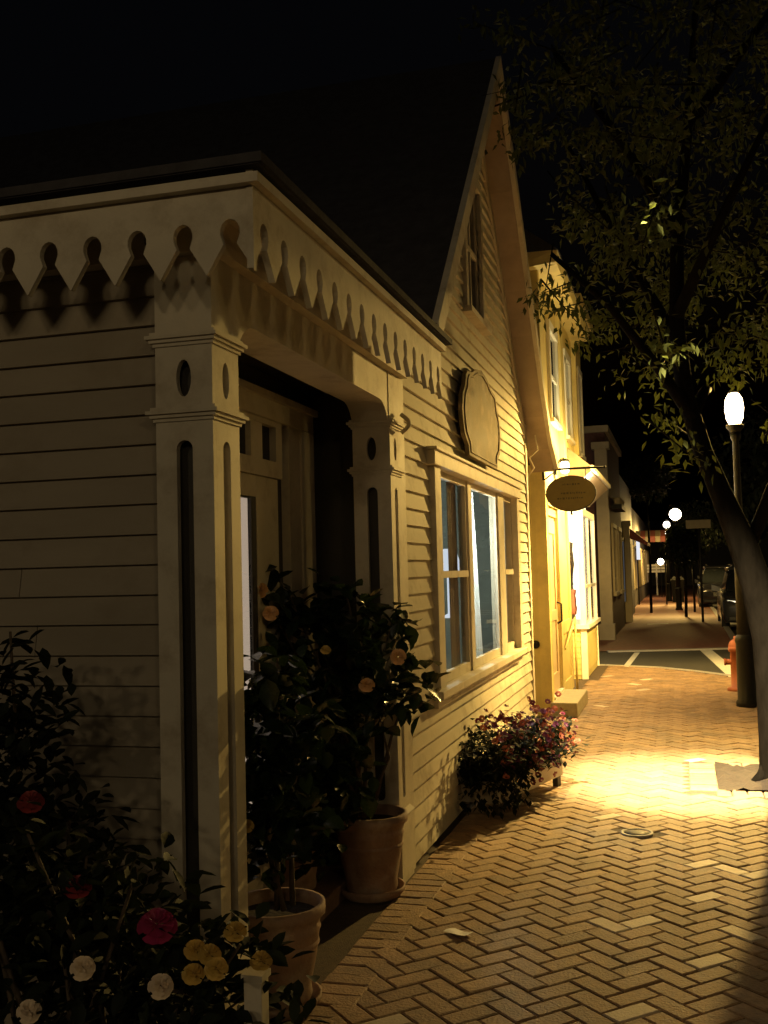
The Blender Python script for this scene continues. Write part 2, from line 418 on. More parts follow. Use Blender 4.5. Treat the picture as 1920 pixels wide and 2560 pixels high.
vs = [(WELL[0] + (WELL[1] - WELL[0]) * i / n, WELL[2] + (WELL[3] - WELL[2]) * j / n, -.008 + .05 * rng.random() ** 2 + .05 * math.exp(-(((i / n - .55) ** 2 + (j / n - .35) ** 2) * 9))) for i in range(n + 1) for j in range(n + 1)]
mb.add(vs, [(i * (n + 1) + j, (i + 1) * (n + 1) + j, (i + 1) * (n + 1) + j + 1, i * (n + 1) + j + 1) for i in range(n) for j in range(n)], True)
struct('tree_soil', mb, M_SOIL)
# valve cover
t = thing('valve_cover', 'small round iron valve cover set in the brick pavement', 'valve cover', (-.315, 6.51, 0))
mb = MB(); mb.lathe([(.098, -.02), (.098, .004), (.082, .006), (.080, -.002), (.0, -.002)], -.315, 6.51, 0, 28, caps=False); part('ring', mb, M_GRANITE, t)
mb = MB(); mb.lathe([(.076, -.02), (.076, .001), (.02, .004), (.0, .004)], -.315, 6.51, 0, 20, caps=False); part('lid', mb, M_IRON, t)
# far pavement beyond the crossing
def farbrick():
    M = mat('far_pavers', (0.25, 0.105, 0.068), .75, var=.35, scale=7, bump=.4, bscale=30)
    return M
M_FARBRICK = farbrick()
mb = MB(); pts = FAR + [(1.0, 30), (1.05, 110), (-9, 110)]
mb.add([(x, y, .0) for x, y in pts], [tuple(range(len(pts)))]); struct('far_pavement', mb, M_FARBRICK)
mb = MB()
fe = FAR[1:] + [(1.0, 30), (1.05, 110)]
for i in range(len(fe) - 1):
    (xa, ya), (xb, yb) = fe[i], fe[i + 1]; d = Vector((xb - xa, yb - ya)).normalized(); nrm = Vector((d.y, -d.x)) * .14
    mb.hexa([(xa, ya, -.14), (xa + nrm.x, ya + nrm.y, -.14), (xb + nrm.x, yb + nrm.y, -.14), (xb, yb, -.14), (xa, ya, .014), (xa + nrm.x, ya + nrm.y, .01), (xb + nrm.x, yb + nrm.y, .01), (xb, yb, .014)])
struct('far_kerb', mb, M_GRANITE)

# ================================================================== CLAPBOARDS
def boards_street(parent, X, z0, z1, step, spans, proud=.024, m=M_SIDING, name='clapboard'):
    """lapped boards on a wall that faces the street (+X); spans(z_low, z_high) -> [(ya_low, yb_low, ya_high, yb_high)]"""
    z = z0
    while z < z1 - .001:
        zh = min(z + step, z1)
        segs = []
        for sg in spans(z, zh):
            if sg[1] - sg[0] > 1.6 and rng.random() < .75:
                c = sg[0] + (sg[1] - sg[0]) * rng.uniform(.25, .75); segs += [(sg[0], c - .0015, sg[2], c - .0015), (c + .0015, sg[1], c + .0015, sg[3])]
            else: segs.append(sg)
        for (a0, b0, a1, b1) in segs:
            mb = MB(); j = rng.uniform(-.0015, .0015)
            mb.hexa([(X - .012, a0, z), (X + proud, a0, z + j), (X + proud, b0, z + j), (X - .012, b0, z), (X - .012, a1, zh + .004), (X + .003, a1, zh + .004), (X + .003, b1, zh + .004), (X - .012, b1, zh + .004)])
            part(name, mb, m, parent)
        z = zh
def boards_south(parent, Y, z0, z1, step, xa, xb, proud=.022, m=M_SIDING, name='clapboard'):
    z = z0
    while z < z1 - .001:
        zh = min(z + step, z1); j = rng.uniform(-.0015, .0015)
        c = xb - (xb - xa) * rng.uniform(.08, .8); XA, XB = xa, xb
        for xa_, xb_ in ((XA, c - .0015), (c + .0015, XB)):
            mb = MB(); mb.hexa([(xa_, Y - proud, z + j), (xb_, Y - proud, z + j), (xb_, Y + .012, z), (xa_, Y + .012, z), (xa_, Y - .003, zh + .004), (xb_, Y - .003, zh + .004), (xb_, Y + .012, zh + .004), (xa_, Y + .012, zh + .004)])
            part(name, mb, m, parent)
        z = zh

# ================================================================== CORNER PORCH BUILDING
P = thing('porch_building', 'cream clapboard corner building with scalloped fascia and recessed doorway between cut-out pillars', 'building', (-2.5, 4.3, 0))
XF = -1.44          # street face of the pillars
YS = 3.08           # south face of the near pillar
def south_map(y): return lambda u, v, d: (u, y - d, v)
def street_map(x): return lambda u, v, d: (x + d, u, v)
# fascia boards with keyhole scallops
def fascia_outline(c0, n, period, tip, top, r, cz, neck, first_half):
    pts = []
    # walk along the bottom from c0 in +u
    u = c0
    pts.append((u, tip))
    for k in range(n):
        uc = u + period / 2
        zn = cz - r * .86
        pts.append((uc - neck, zn - .006))
        for i in range(11):
            a = R(215) - R(250) * i / 10
            pts.append((uc + r * math.cos(a) * (.92), cz + r * 1.12 * math.sin(a)))
        # small point at the crown of the keyhole
        pts.insert(len(pts) - 5, (uc, cz + r * 1.28)) if False else None
        pts.append((uc + neck, zn - .006))
        u += period
        pts.append((u - .002, tip)); pts.append((u + .002, tip))
    pts.pop()
    pts.append((u, top)); pts.append((c0, top))
    return pts
PS = .158
ns = 20
o1 = fascia_outline(-1.2 - ns * PS, ns, PS, 2.525, 2.815, .036, 2.650, .022, True)
mb = MB(); mb.plate(o1, [], south_map(2.90), 0, .022); part('fascia', mb, M_TRIM, P, label='scalloped fascia facing the camera')
PE = .1725
ne = 15
o2 = fascia_outline(2.874, ne, PE, 2.53, 2.835, .037, 2.650, .022, True)
mb = MB(); mb.plate(o2, [], street_map(-1.222), 0, .022); part('fascia', mb, M_TRIM, P, label='scalloped fascia along the street')
YE = 2.874 + ne * PE
# crown moulding on the fascia and the roof edge
mb = MB(); mb.box(-4.4, -1.172, 2.846, 2.877, 2.785, 2.815); mb.box(-1.199, -1.172, 2.878, YE, 2.785, 2.815); part('moulding', mb, M_TRIM, P)
mb = MB(); mb.box(-4.4, -1.165, 2.842, YE + .06, 2.8365, 2.8385); part('roof_edge', mb, M_SHINGLE, P)
# hip roof
mb = MB()
A = [(-8, 2.835, 2.87), (-1.155, 2.835, 2.87), (-1.155, YE + .1, 2.87), (-8, YE + .1, 2.87)]
Rg = [(-8, 4.3, 3.42), (-2.7, 4.3, 3.42)]
mb.add(A + Rg + [(-8, 2.835, 2.84), (-1.155, 2.835, 2.84), (-1.155, YE + .1, 2.84), (-8, YE + .1, 2.84)],
       [(0, 1, 5, 4), (1, 2, 5), (2, 3, 4, 5), (0, 6, 7, 1), (1, 7, 8, 2), (2, 8, 9, 3), (6, 9, 8, 7)])
part('roof', mb, M_SHINGLE, P)
# soffit
mb = MB(); mb.box(-4.4, -1.222, 2.90, 3.12, 2.80, 2.815); mb.box(-1.44, -1.222, 3.12, YE, 2.80, 2.815); part('soffit', mb, M_TRIM, P)
# south wall
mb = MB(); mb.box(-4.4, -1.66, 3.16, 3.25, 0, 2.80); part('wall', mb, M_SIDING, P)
boards_south(P, 3.15, .04, 2.80, .1006, -4.4, -1.655, m=M_SIDING_SHADED)
# pillars
def pillar(y0, parent):
    y1 = y0 + .21; x1 = XF; x0 = XF - .205; th = .024
    cy = (y0 + y1) / 2; cx = (x0 + x1) / 2
    p = part('pillar', MB().plate([(x0, .02), (x1, .02), (x1, 2.66), (x0, 2.66)], [oval(cx, 2.255, .027, .062), slot(cx, .029, .42, 2.05), ], south_map(y0 + th), 0, th), M_TRIM, parent)
    mb = MB(); mb.plate([(y0 + th + .0005, .02), (y1, .02), (y1, 2.66), (y0 + th + .0005, 2.66)], [oval(cy, 2.255, .027, .062), slot(cy, .029, .42, 2.05)], street_map(x1 - th), 0, th)
    part('street_board', mb, M_TRIM, p)
    mb = MB(); mb.box(x0, x0 + th, y0 + th + .0005, y1, .02, 2.66); mb.box(x0 + th, x1 - th - .0005, y1 - th, y1, .02, 2.66); part('back_board', mb, M_TRIM, p)
    mb = MB(); mb.box(x0 + .05, x1 - .05, y0 + .05, y1 - .05, .02, 2.6); part('core', mb, M_DARKWOOD_SHADE, p)
    for zb in (2.125, 2.375):
        mb = MB()
        for (e, za, zc) in ((.016, zb, zb + .012), (.026, zb + .012, zb + .024), (.014, zb + .024, zb + .036), (.007, zb - .012, zb)):
            mb.add([(x0 - e, y0 - e, za), (x1 + e, y0 - e, za), (x1 + e, y1 + e, za), (x0 - e, y1 + e, za), (x0 - e, y0 - e, zc), (x1 + e, y0 - e, zc), (x1 + e, y1 + e, zc), (x0 - e, y1 + e, zc)],
                   [(3, 2, 1, 0), (4, 5, 6, 7), (0, 1, 5, 4), (1, 2, 6, 5), (2, 3, 7, 6), (3, 0, 4, 7)])
        part('band', mb, M_TRIM, p)
    mb = MB(); e = .012; mb.box(x0 - e, x1 + e, y0 - e, y1 + e, 0, .34); part('plinth', mb, M_TRIM, p)
    mb = MB(); e = .022; mb.hexa([(x0 - e, y0 - e, .34), (x1 + e, y0 - e, .34), (x1 + e, y1 + e, .34), (x0 - e, y1 + e, .34), (x0, y0, .365), (x1, y0, .365), (x1, y1, .365), (x0, y1, .365)]); part('plinth_cap', mb, M_TRIM, p)
    return p
pillar(YS, P); pillar(5.24, P)
# beam over the doorway with rounded haunches
hd = .16
arch = [(3.08, 2.66), (3.08, 2.44), (3.292, 2.44)]
arch = [(3.2925, 2.412)]
for i in range(9):
    a = PI - (PI / 2) * i / 8; arch.append((3.2925 + hd + hd * math.cos(a), 2.33 + hd * math.sin(a) * 1.0 + .0))
for i in range(9):
    a = PI / 2 - (PI / 2) * i / 8; arch.append((5.2375 - hd + hd * math.cos(a), 2.33 + hd * math.sin(a)))
arch += [(5.2375, 2.66), (3.2925, 2.66)]
arch[0] = (3.2925, 2.33)
mb = MB(); mb.plate(arch, [], street_map(XF - .20), 0, .196); part('beam', mb, M_TRIM, P)
mb = MB(); mb.box(-1.66, -1.40, 3.04, 5.50, 2.662, 2.70); mb.box(-1.65, -1.425, 3.06, 5.49, 2.701, 2.797); part('beam_cap', mb, M_TRIM, P)
mb = MB(); mb.box(-4.4, -1.67, 3.06, 3.12, 2.66, 2.797); part('frieze', mb, M_TRIM, P)
# ornamental bracket on the far pillar
mb = MB(); mb.tube([(-1.418 + .045 * math.sin(PI * i / 12), 5.40, 2.45 - .10 * i / 12) for i in range(13)], .012, 8); part('bracket', mb, M_TRIM, P)
# recess: floor step, ceiling, back wall with the door, side walls
DX = -1.90
mb = MB(); mb.box(-2.2, -1.665, 3.30, 5.45, -.02, .075); st = part('door_step', mb, mat('step_brick', (0.2, .12, .08), .8, var=.3, scale=14, bump=.4), P, bevel=.008)
mb = MB(); mb.box(-2.2, -1.66, 3.30, 5.60, 2.605, 2.64); part('porch_ceiling', mb, M_DARKWOOD_SHADE, P)
DY0, DY1 = 3.62, 5.12     # whole door set, right edge of its casing near 5.3
mb = MB(); mb.box(DX - .1, DX - .04, 5.325, 5.60, .0, 2.60); mb.box(DX - .1, DX - .04, 3.30, 5.325, 2.475, 2.60); mb.box(DX - .1, DX - .04, 3.29, 3.56, 0, 2.475); part('recess_wall', mb, M_DARKWOOD_SHADE, P)
mb = MB(); mb.box(DX - .04, -1.64, 5.46, 5.50, .0, 2.60); part('recess_side', mb, M_DARKWOOD_SHADE, P); part('recess_side', MB().box(DX - .04, -1.655, 3.291, 3.33, .0, 2.6), M_DARKWOOD_SHADE, P)  # side walls coloured dark to paint in the recess shade
d = part('door_casing', MB().box(DX - .06, DX + .01, 5.12, 5.32, .08, 2.36).box(DX - .06, DX + .01, 3.56, 3.72, .08, 2.36).box(DX - .06, DX + .01, 3.56, 5.32, 2.361, 2.472), M_TRIM, P, bevel=.006)
mb = MB(); mb.box(DX + .0105, DX + .03, 3.54, 5.34, 2.455, 2.49); mb.box(DX - .05, DX + .0, 4.96, 5.119, .08, 2.36); part('jamb', mb, M_TRIM, d)
mb = MB(); mb.box(DX - .07, DX - .045, 4.88, 4.96, .08, 2.36); part('sidelight', mb, M_DARKWOOD_SHADE, d)
# transom with small panes
tr = part('transom', MB().box(DX - .06, DX - .005, 3.72, 4.88, 2.335, 2.36).box(DX - .06, DX - .005, 3.72, 4.88, 2.08, 2.16).box(DX - .06, DX - .012, 4.24, 4.30, 2.16, 2.335).box(DX - .06, DX - .012, 4.50, 4.64, 2.16, 2.335).box(DX - .06, DX - .005, 4.80, 4.88, 2.16, 2.335), M_TRIM, P)
mb = MB()
for ya, yb in ((3.72, 4.24), (4.30, 4.50), (4.64, 4.80)): mb.box(DX - .045, DX - .04, ya, yb, 2.16, 2.335)
part('pane', mb, mat('dark_pane', (.012, .012, .014), .06, var=.1, bump=0), tr)
dr = part('door', MB().box(DX - .05, DX - .024, 4.585, 4.86, .08, 2.078).box(DX - .05, DX - .024, 3.76, 3.95, .08, 2.078).box(DX - .05, DX - .024, 3.95, 4.585, 1.975, 2.078).box(DX - .05, DX - .024, 3.95, 4.585, .08, .55), M_TRIM, P, bevel=.004)
mb = MB(); mb.box(DX - .036, DX - .028, 4.525, 4.583, .55, 1.975); mb.box(DX - .036, DX - .028, 3.95, 4.525, 1.965, 1.975); part('glazing_bead', mb, M_DARKWOOD_SHADE, dr)
mb = MB(); mb.box(DX - .040, DX - .036, 3.95, 4.525, .55, 1.965); part('glass', mb, M_GLASS, dr)
mb = MB(); mb.box(DX - .050, DX - .046, 3.95, 4.525, .55, 1.965); part('lit_blind', mb, E_DOOR, dr)
mb = MB(); mb.tube([(DX - .015, 4.66, 1.0), (DX + .035, 4.66, 1.0), (DX + .04, 4.62, 1.0), (DX + .04, 4.58, 1.0)], .011, 8); part('handle', mb, M_CHROME, dr)

# ================================================================== GABLED COTTAGE
G = thing('gabled_cottage', 'cream clapboard cottage with a steep gable and a wide three-part shop window', 'building', (-3.5, 8.05, 0))
WX = -1.47; GY0, GY1, GYM = 5.56, 10.45, 8.05
SL = 1.085; ZE = 3.02
def rake(z): return max(0.0, (5.56 - z) / SL)      # half width of the gable wall at height z
OPEN = [(6.20, 9.54, .86, 2.30), (7.53, 8.13, 3.54, 4.62)]
def spans(z, zh):
    if z < ZE: a0, b0, a1, b1 = GY0, GY1 - .08, GY0, GY1 - .08
    else:
        a0, b0 = max(GY0, GYM - rake(z)), min(GY1 - .08, GYM + rake(z)); a1, b1 = max(GY0, GYM - rake(zh)), min(GY1 - .08, GYM + rake(zh))
    segs = [(a0, b0, a1, b1)]
    for (ya, yb, za, zb) in OPEN:
        if zh > za + .03 and z < zb - .03:
            ns_ = []
            for s in segs:
                if s[0] < ya < s[1]: ns_.append((s[0], ya, s[2], ya)); ns_.append((yb, s[1], yb, s[3])) if yb < s[1] else None
                else: ns_.append(s)
            segs = ns_
    return segs
boards_street(G, WX, .02, 5.50, .0970, spans)
# backing wall around the openings
mb = MB()
X0, X1 = WX - .10, WX - .014
mb.box(X0, X1, GY0, 6.30, 0, 3.0); mb.box(X0, X1, 9.50, GY1, 0, 3.0); mb.box(X0, X1, 6.30, 9.50, 0, .84); mb.box(X0, X1, 6.30, 9.50, 2.28, 3.0)
mb.add([(X1, GY0 + .02, 3.0), (X1, GY1 - .02, 3.0), (X1, GYM + .02, 5.46), (X0, GY0 + .02, 3.0), (X0, GY1 - .02, 3.0), (X0, GYM, 5.46)], [(0, 1, 2), (5, 4, 3), (0, 2, 5, 3), (1, 4, 5, 2), (0, 3, 4, 1)])
mb.box(-8, X0, GY1 - .1, GY1 - .0, 0, 3.0); mb.box(-8, X0, GY0, GY0 + .1, 0, 3.0)
part('wall', mb, M_SIDING, G)
mb = MB(); mb.box(WX - .01, WX + .03, GY1 - .079, GY1 + .02, .0, 3.05); mb; part('corner_board', mb, M_TRIM, G); part('corner_board', MB().box(WX - .01, WX + .026, 5.455, 5.56, 0, 2.80), M_TRIM, G)
# roof slabs with flared eaves, soffit boards, barge boards
XO = -1.22
prof = [(5.47, 2.95), (8.05, 5.68)]
profR = [(8.05, 5.68), (10.15, 3.44), (10.62, 3.04), (11.15, 2.80)]
def slab(pr, th=.09):
    mb = MB()
    for (ya, za), (yb, zb) in zip(pr[:-1], pr[1:]):
        mb.hexa([(-8, ya, za - th), (XO, ya, za - th), (XO, yb, zb - th), (-8, yb, zb - th), (-8, ya, za), (XO, ya, za), (XO, yb, zb), (-8, yb, zb)])
    return mb
part('roof_slope', slab(prof), M_SHINGLE, G); part('roof_slope', slab(profR), M_SHINGLE, G)
for pr in (prof, profR):
    mb = MB()
    for (ya, za), (yb, zb) in zip(pr[:-1], pr[1:]):
        mb.hexa([(XO - .028, ya, za - .15), (XO + .012, ya, za - .15), (XO + .012, yb, zb - .15), (XO - .028, yb, zb - .15), (XO - .028, ya, za + .012), (XO + .012, ya, za + .012), (XO + .012, yb, zb + .012), (XO - .028, yb, zb + .012)])
    part('bargeboard', mb, M_TRIM, G)
# soffit boards under the rakes, each a step lower than the last
def soff(pr, n):
    L = [(Vector(a), Vector(b)) for a, b in zip(pr[:-1], pr[1:])]; tot = sum((b - a).length for a, b in L)
    def at(s):
        for a, b in L:
            l = (b - a).length
            if s <= l + 1e-6: return a + (b - a) * (s / l)
            s -= l
        return L[-1][1]
    for k in range(n):
        p = at(tot * k / n); q = at(tot * (k + 1) / n - .006)
        mb = MB(); o = -.105; e = .055
        mb.hexa([(WX - .02, p.x, p.y + o - .012), (XO - .030, p.x, p.y + o - .012), (XO - .030, q.x, q.y + o - .012 - e), (WX - .02, q.x, q.y + o - .012 - e), (WX - .02, p.x, p.y + o), (XO - .030, p.x, p.y + o), (XO - .030, q.x, q.y + o), (WX - .02, q.x, q.y + o)])
        part('soffit_board', mb, M_SOFFIT, G)
soff(profR, 9); soff(prof, 7)
# rake frieze board on the wall under the soffit
for sgn in (-1, 1):
    mb = MB(); ya0, yb0 = GYM + sgn * rake(3.05) * .985, GYM + sgn * .03
    z0_, z1_ = 3.02, 5.48
    mb.hexa([(WX + .004, ya0, z0_ - .12), (WX + .034, ya0, z0_ - .12), (WX + .034, yb0, z1_ - .12), (WX + .004, yb0, z1_ - .12), (WX + .004, ya0, z0_ + .02), (WX + .034, ya0, z0_ + .02), (WX + .034, yb0, z1_ + .02), (WX + .004, yb0, z1_ + .02)])
    part('rake_frieze', mb, M_TRIM, G)
# the big window: casing, sill, mullions, sashes, panes
W_ = part('window', MB().box(WX - .06, WX + .074, 6.10, 9.62, 2.248, 2.335), M_TRIM, G, bevel=.004)
for ya, yb, pr, nm in ((6.19, 6.355, .05, 'side_casing'), (7.37, 7.50, .018, 'mullion'), (8.66, 8.95, .018, 'mullion'), (9.462, 9.60, .06, 'side_casing')):
    part(nm, MB().box(WX - .06, WX + pr, ya, yb, .886, 2.247), M_TRIM, W_, bevel=.003)
part('drip_cap', MB().box(WX - .0, WX + .092, 6.08, 9.64, 2.336, 2.356), M_TRIM, W_, bevel=.004)
part('sill', MB().box(WX - .06, WX + .095, 6.06, 9.62, .835, .885).box(WX - .0, WX + .05, 6.12, 9.56, .775, .834), M_TRIM, W_, bevel=.005)
def sash(ya, yb, hung):
    x0, x1 = WX - .03, WX + .004
    s = part('sash', MB().box(x0, x1, ya, ya + .035, .887, 2.246).box(x0, x1, yb - .035, yb, .887, 2.246).box(x0, x1, ya + .035, yb - .035, 2.205, 2.246).box(x0, x1, ya + .035, yb - .035, .887, .95), M_TRIM, W_)
    if hung: part('meeting_rail', MB().box(x0, x1 + .012, ya + .035, yb - .035, 1.555, 1.60), M_TRIM, W_)
    part('pane', MB().quad((WX - .006, ya + .04, .94), (WX - .006, yb - .04, .94), (WX - .006, yb - .04, 2.235), (WX - .006, ya + .04, 2.235)), M_GLASS, W_)
sash(6.357, 7.368, True); sash(7.502, 8.658, False); sash(8.952, 9.460, True)
# what stands behind the panes
def curtain(parent, name, x, ya, yb, z0, z1, waves, amp, m, top_y=None):
    mb = MB(); n = waves * 8; vs = []
    for i in range(n + 1):
        f = i / n; dx = amp * math.sin(2 * PI * waves * f)
        vs.append((x + dx, ya + (yb - ya) * f, z0)); ft = f if top_y is None else f * top_y
        vs.append((x + dx * .6, ya + (yb - ya) * ft, z1))
    mb.add(vs, [(2 * i, 2 * i + 2, 2 * i + 3, 2 * i + 1) for i in range(n)], True); return part(name, mb, m, parent)
curtain(G, 'blind', WX - .07, 7.05, 7.36, .90, 2.24, 4, .012, M_BLIND)
curtain(G, 'blind', WX - .07, 8.96, 9.45, .90, 2.24, 6, .012, M_BLIND)
curtain(G, 'curtain', WX - .11, 8.02, 8.42, .90, 2.22, 4, .020, M_CURTAIN, top_y=.45)
mb = MB(); mb.box(-3.6, -3.5, 6.0, 10.3, .2, 2.8); mb.box(-3.5, WX - .11, 6.0, 10.3, 2.5, 2.55); mb.box(-3.5, WX - .11, 6.0, 10.3, .2, .25); mb.box(-3.5, WX - .11, 10.2, 10.3, .25, 2.5); mb.box(-3.5, WX - .3, 6.0, 6.1, .25, 2.5)
part('room', mb, M_TEAL, G)
mb = MB(); mb.lathe([(.0, .0), (.05, .02), (.055, .07), (.03, .12), (.0, .12)], -1.95, 8.25, 1.95, 14, caps=False); part('assumed_pendant_bulb', mb, E_ROOM, G)  # bulb not seen, assumed and added to light the room and curtain
lamp('assumed_room_light', (-1.95, 8.25, 1.85), 60.0, (.90, 1.0, .90), G, .06)  # light of the assumed bulb, added to brighten the curtain
mb = MB(); mb.lathe([(.0, .0), (.07, .0), (.012, .03), (.012, .32), (.11, .33), (.06, .50), (.0, .50)], -1.63, 7.45, 1.26, 16, caps=False); part('table_lamp', mb, emit('lampshade_glow', (.8, .9, 1.0), 1.1), G)
# small gable window
U = part('upper_window', MB().box(WX - .04, WX + .045, 7.45, 7.53, 3.541, 4.62).box(WX - .04, WX + .045, 8.13, 8.21, 3.541, 4.62).box(WX - .04, WX + .045, 7.45, 8.21, 4.621, 4.71), M_TRIM, G, bevel=.004)
part('sill', MB().box(WX - .04, WX + .085, 7.41, 8.25, 3.495, 3.54), M_TRIM, U)
part('sash', MB().box(WX - .03, WX + .005, 7.531, 7.57, 3.541, 4.62).box(WX - .03, WX + .005, 8.09, 8.129, 3.541, 4.62).box(WX - .03, WX + .005, 7.57, 8.09, 4.06, 4.10).box(WX - .03, WX + .005, 7.57, 8.09, 3.541, 3.58).box(WX - .03, WX + .005, 7.815, 7.845, 3.58, 4.06).box(WX - .03, WX + .005, 7.815, 7.845, 4.10, 4.62), M_TRIM, U)
part('pane', MB().box(WX - .015, WX - .01, 7.57, 8.09, 3.58, 4.62), mat('dark_pane', (.012, .012, .014), .06), U)
mb = MB(); mb.tube([(WX + .02, 10.49, 2.52), (WX + .09, 10.52, 2.62), (WX + .05, 10.50, 2.72), (WX + .13, 10.53, 2.80), (WX + .11, 10.52, 2.95)], .008, 6); part('cable', mb, M_TRIM, G)
# carved blank wall panel hung above the window
def panel_outline():
    c = 7.72; p = [(-.62, 2.47), (.62, 2.47), (.64, 2.55), (.78, 2.62), (.83, 2.72), (.84, 2.82), (.80, 2.92), (.70, 3.00), (.66, 3.08), (.60, 3.12), (.42, 3.14), (.22, 3.20), (.0, 3.23), (-.22, 3.20), (-.42, 3.14), (-.60, 3.12), (-.66, 3.08), (-.70, 3.00), (-.80, 2.92), (-.84, 2.82), (-.83, 2.72), (-.78, 2.62), (-.64, 2.55)]
    return [(c + a * .93, 1.6 + (z - 1.6) * .925) for a, z in p]
po = panel_outline()
mb = MB(); mb.plate(po, [], street_map(WX + .055), 0, .03)
SP = part('wall_sign', mb, M_SIGNPANEL); tag(SP, 'carved blank shaped sign panel on the gable above the wide window', 'sign')
SP.location = (0, 0, 0)
mb = MB(); cc = Vector((7.72, 2.74))
inn = [((Vector(p) - cc) * .93 + cc) for p in po]; inn2 = [((Vector(p) - cc) * .88 + cc) for p in po]
mb.plate([tuple(p) for p in inn], [[tuple(p) for p in inn2]], street_map(WX + .0855), 0, .008); part('border', mb, M_SIGNPANEL, SP)
mb = MB(); mb.box(WX + .018, WX + .0545, 7.4, 7.5, 2.5, 2.9); mb.box(WX + .018, WX + .0545, 7.95, 8.05, 2.5, 2.9); part('batten', mb, M_TRIM, SP)

# ================================================================== YELLOW SHOP
H = thing('yellow_shop', 'yellow two-storey shop with a brightly lit bay window beyond the cottage', 'building', (-3.0, 14.5, 0))
HX = -1.40
mb = MB()
mb.box(-8, HX, 11.4, 11.46, 0, 5.2)                                   # south flank
part('flank_wall', mb, M_YELLOW, H)
# corner board trim on the flank
part('corner_board', MB().box(HX - .10, HX + .018, 11.385, 11.399, .0, 5.1).box(HX + .0005, HX + .018, 11.40, 11.52, 0, 5.1), M_YELLOW, H)
part('vent', MB().lathe([(.0, 0), (.045, 0), (.045, .01), (.0, .012)], 0, 0, 0, 16, caps=False), M_IRON, H, local=True)
v = H.children[-1]; v.location = (-1.545 + 3.0, 11.398 - 14.5, .775); v.rotation_euler = (PI / 2, 0, 0)
# street front: ground floor pier with door, upper floor
part('front_wall', MB().box(HX - .10, HX - .005, 11.461, 11.56, 0, 2.6).box(HX - .10, HX - .005, 12.5, 13.8, 0, 2.6).box(HX - .10, HX - .005, 11.56, 12.5, 2.2, 2.6).box(HX - .10, HX - .005, 11.461, 15.3, 2.6, 5.2), M_YELLOW, H)
z = 2.9
dd = part('door', MB().box(HX - .07, HX - .03, 11.56, 12.5, .16, 2.2).box(HX - .03, HX - .015, 11.62, 11.75, .20, 2.15).box(HX - .03, HX - .015, 12.31, 12.44, .20, 2.15).box(HX - .03, HX - .015, 11.75, 12.31, 1.0, 1.12).box(HX - .03, HX - .015, 11.75, 12.31, .2, .4).box(HX - .03, HX - .015, 11.75, 12.31, 2.0, 2.15), M_TANDOOR, H)
part('handle', MB().tube([(HX - .01, 12.36, .95), (HX + .04, 12.36, .98), (HX + .04, 12.36, 1.18), (HX - .01, 12.36, 1.2)], .012, 8), M_IRON, dd)
part('threshold', MB().box(HX - .1, HX + .03, 11.57, 12.49, .155, .185), M_WHITE, dd)
part('door_casing', MB().box(HX - .004, HX + .02, 11.521, 11.56, .16, 2.3).box(HX - .004, HX + .02, 12.5, 12.62, .16, 2.3).box(HX - .004, HX + .025, 11.521, 12.62, 2.3, 2.40), M_YELLOW, H)
# panelled pier beyond the door
part('pier_panel', MB().box(HX - .004, HX + .014, 12.63, 12.72, .05, 2.5).box(HX - .004, HX + .014, 13.6, 13.79, .05, 2.5).box(HX - .004, HX + .014, 12.72, 13.6, .05, .22).box(HX - .004, HX + .014, 12.72, 13.6, .8, .95).box(HX - .004, HX + .014, 12.72, 13.6, 2.35, 2.5), M_YELLOW, H)
part('handrail', MB().tube([(HX + .03, 12.75, .62), (HX + .06, 13.7, .95)], .014, 8).tube([(HX + .06, 13.7, .0), (HX + .06, 13.7, .95)], .016, 8), M_YELLOW, H)
# entry step
part('entry_step', MB().box(HX + .0, -1.115, 11.34, 12.62, 0, .155), mat('stone_step', (.42, .36, .24), .75, var=.2, scale=15, bump=.3), H, bevel=.012)
# recess between pier and bay
part('recess_wall', MB().box(-1.86, -1.80, 13.8, 15.2, 0, 2.6).box(-1.80, HX - .101, 13.76, 13.80, 0, 2.6), M_YELLOW, H)
# bay window
BX = -1.33; BY0, BY1 = 15.2, 17.35
part('bay_base', MB().box(-2.2, BX - .02, BY0 + .02, BY1, 0, .72), M_YELLOW, H)
boards_south(H, BY0 + .02, .06, .70, .08, -1.80, BX - .07, .012, M_YELLOW)
boards_street(H, BX - .02, .10, .66, .08, lambda a, b: [(BY0 + .09, BY1 - .06, BY0 + .09, BY1 - .06)], .012, M_YELLOW)
bw = part('bay_window', MB().box(BX - .08, BX + .006, BY0 - .004, BY0 + .085, .0, 2.46).box(BX - .055, BX + .004, BY1 - .055, BY1 + .004, .0, 2.46).box(-1.80, BX - .081, BY0, BY0 + .06, 2.32, 2.46).box(BX - .055, BX, BY0 + .086, BY1 - .056, 2.36, 2.46), M_WHITE, H)
part('sill', MB().box(-1.80, BX + .05, BY0 - .05, BY0 + .06, .72, .78).box(BX - .06, BX + .05, BY0 + .061, BY1 + .03, .72, .78), M_WHITE, bw)
part('mullion', MB().box(-1.80, -1.745, BY0, BY0 + .05, .78, 2.32).box(BX - .05, BX - .005, 16.22, 16.30, .78, 2.36).box(BX - .05, BX - .008, BY0 + .086, 16.22, 1.30, 1.345).box(BX - .05, BX - .008, 16.30, BY1 - .056, 1.30, 1.345), M_WHITE, bw)
part('pane', MB().box(-1.745, BX - .081, BY0 + .025, BY0 + .03, .78, 2.32).box(BX - .03, BX - .025, BY0 + .086, 16.22, .78, 2.36).box(BX - .03, BX - .025, 16.30, BY1 - .056, .78, 2.36), M_GLASS, bw)
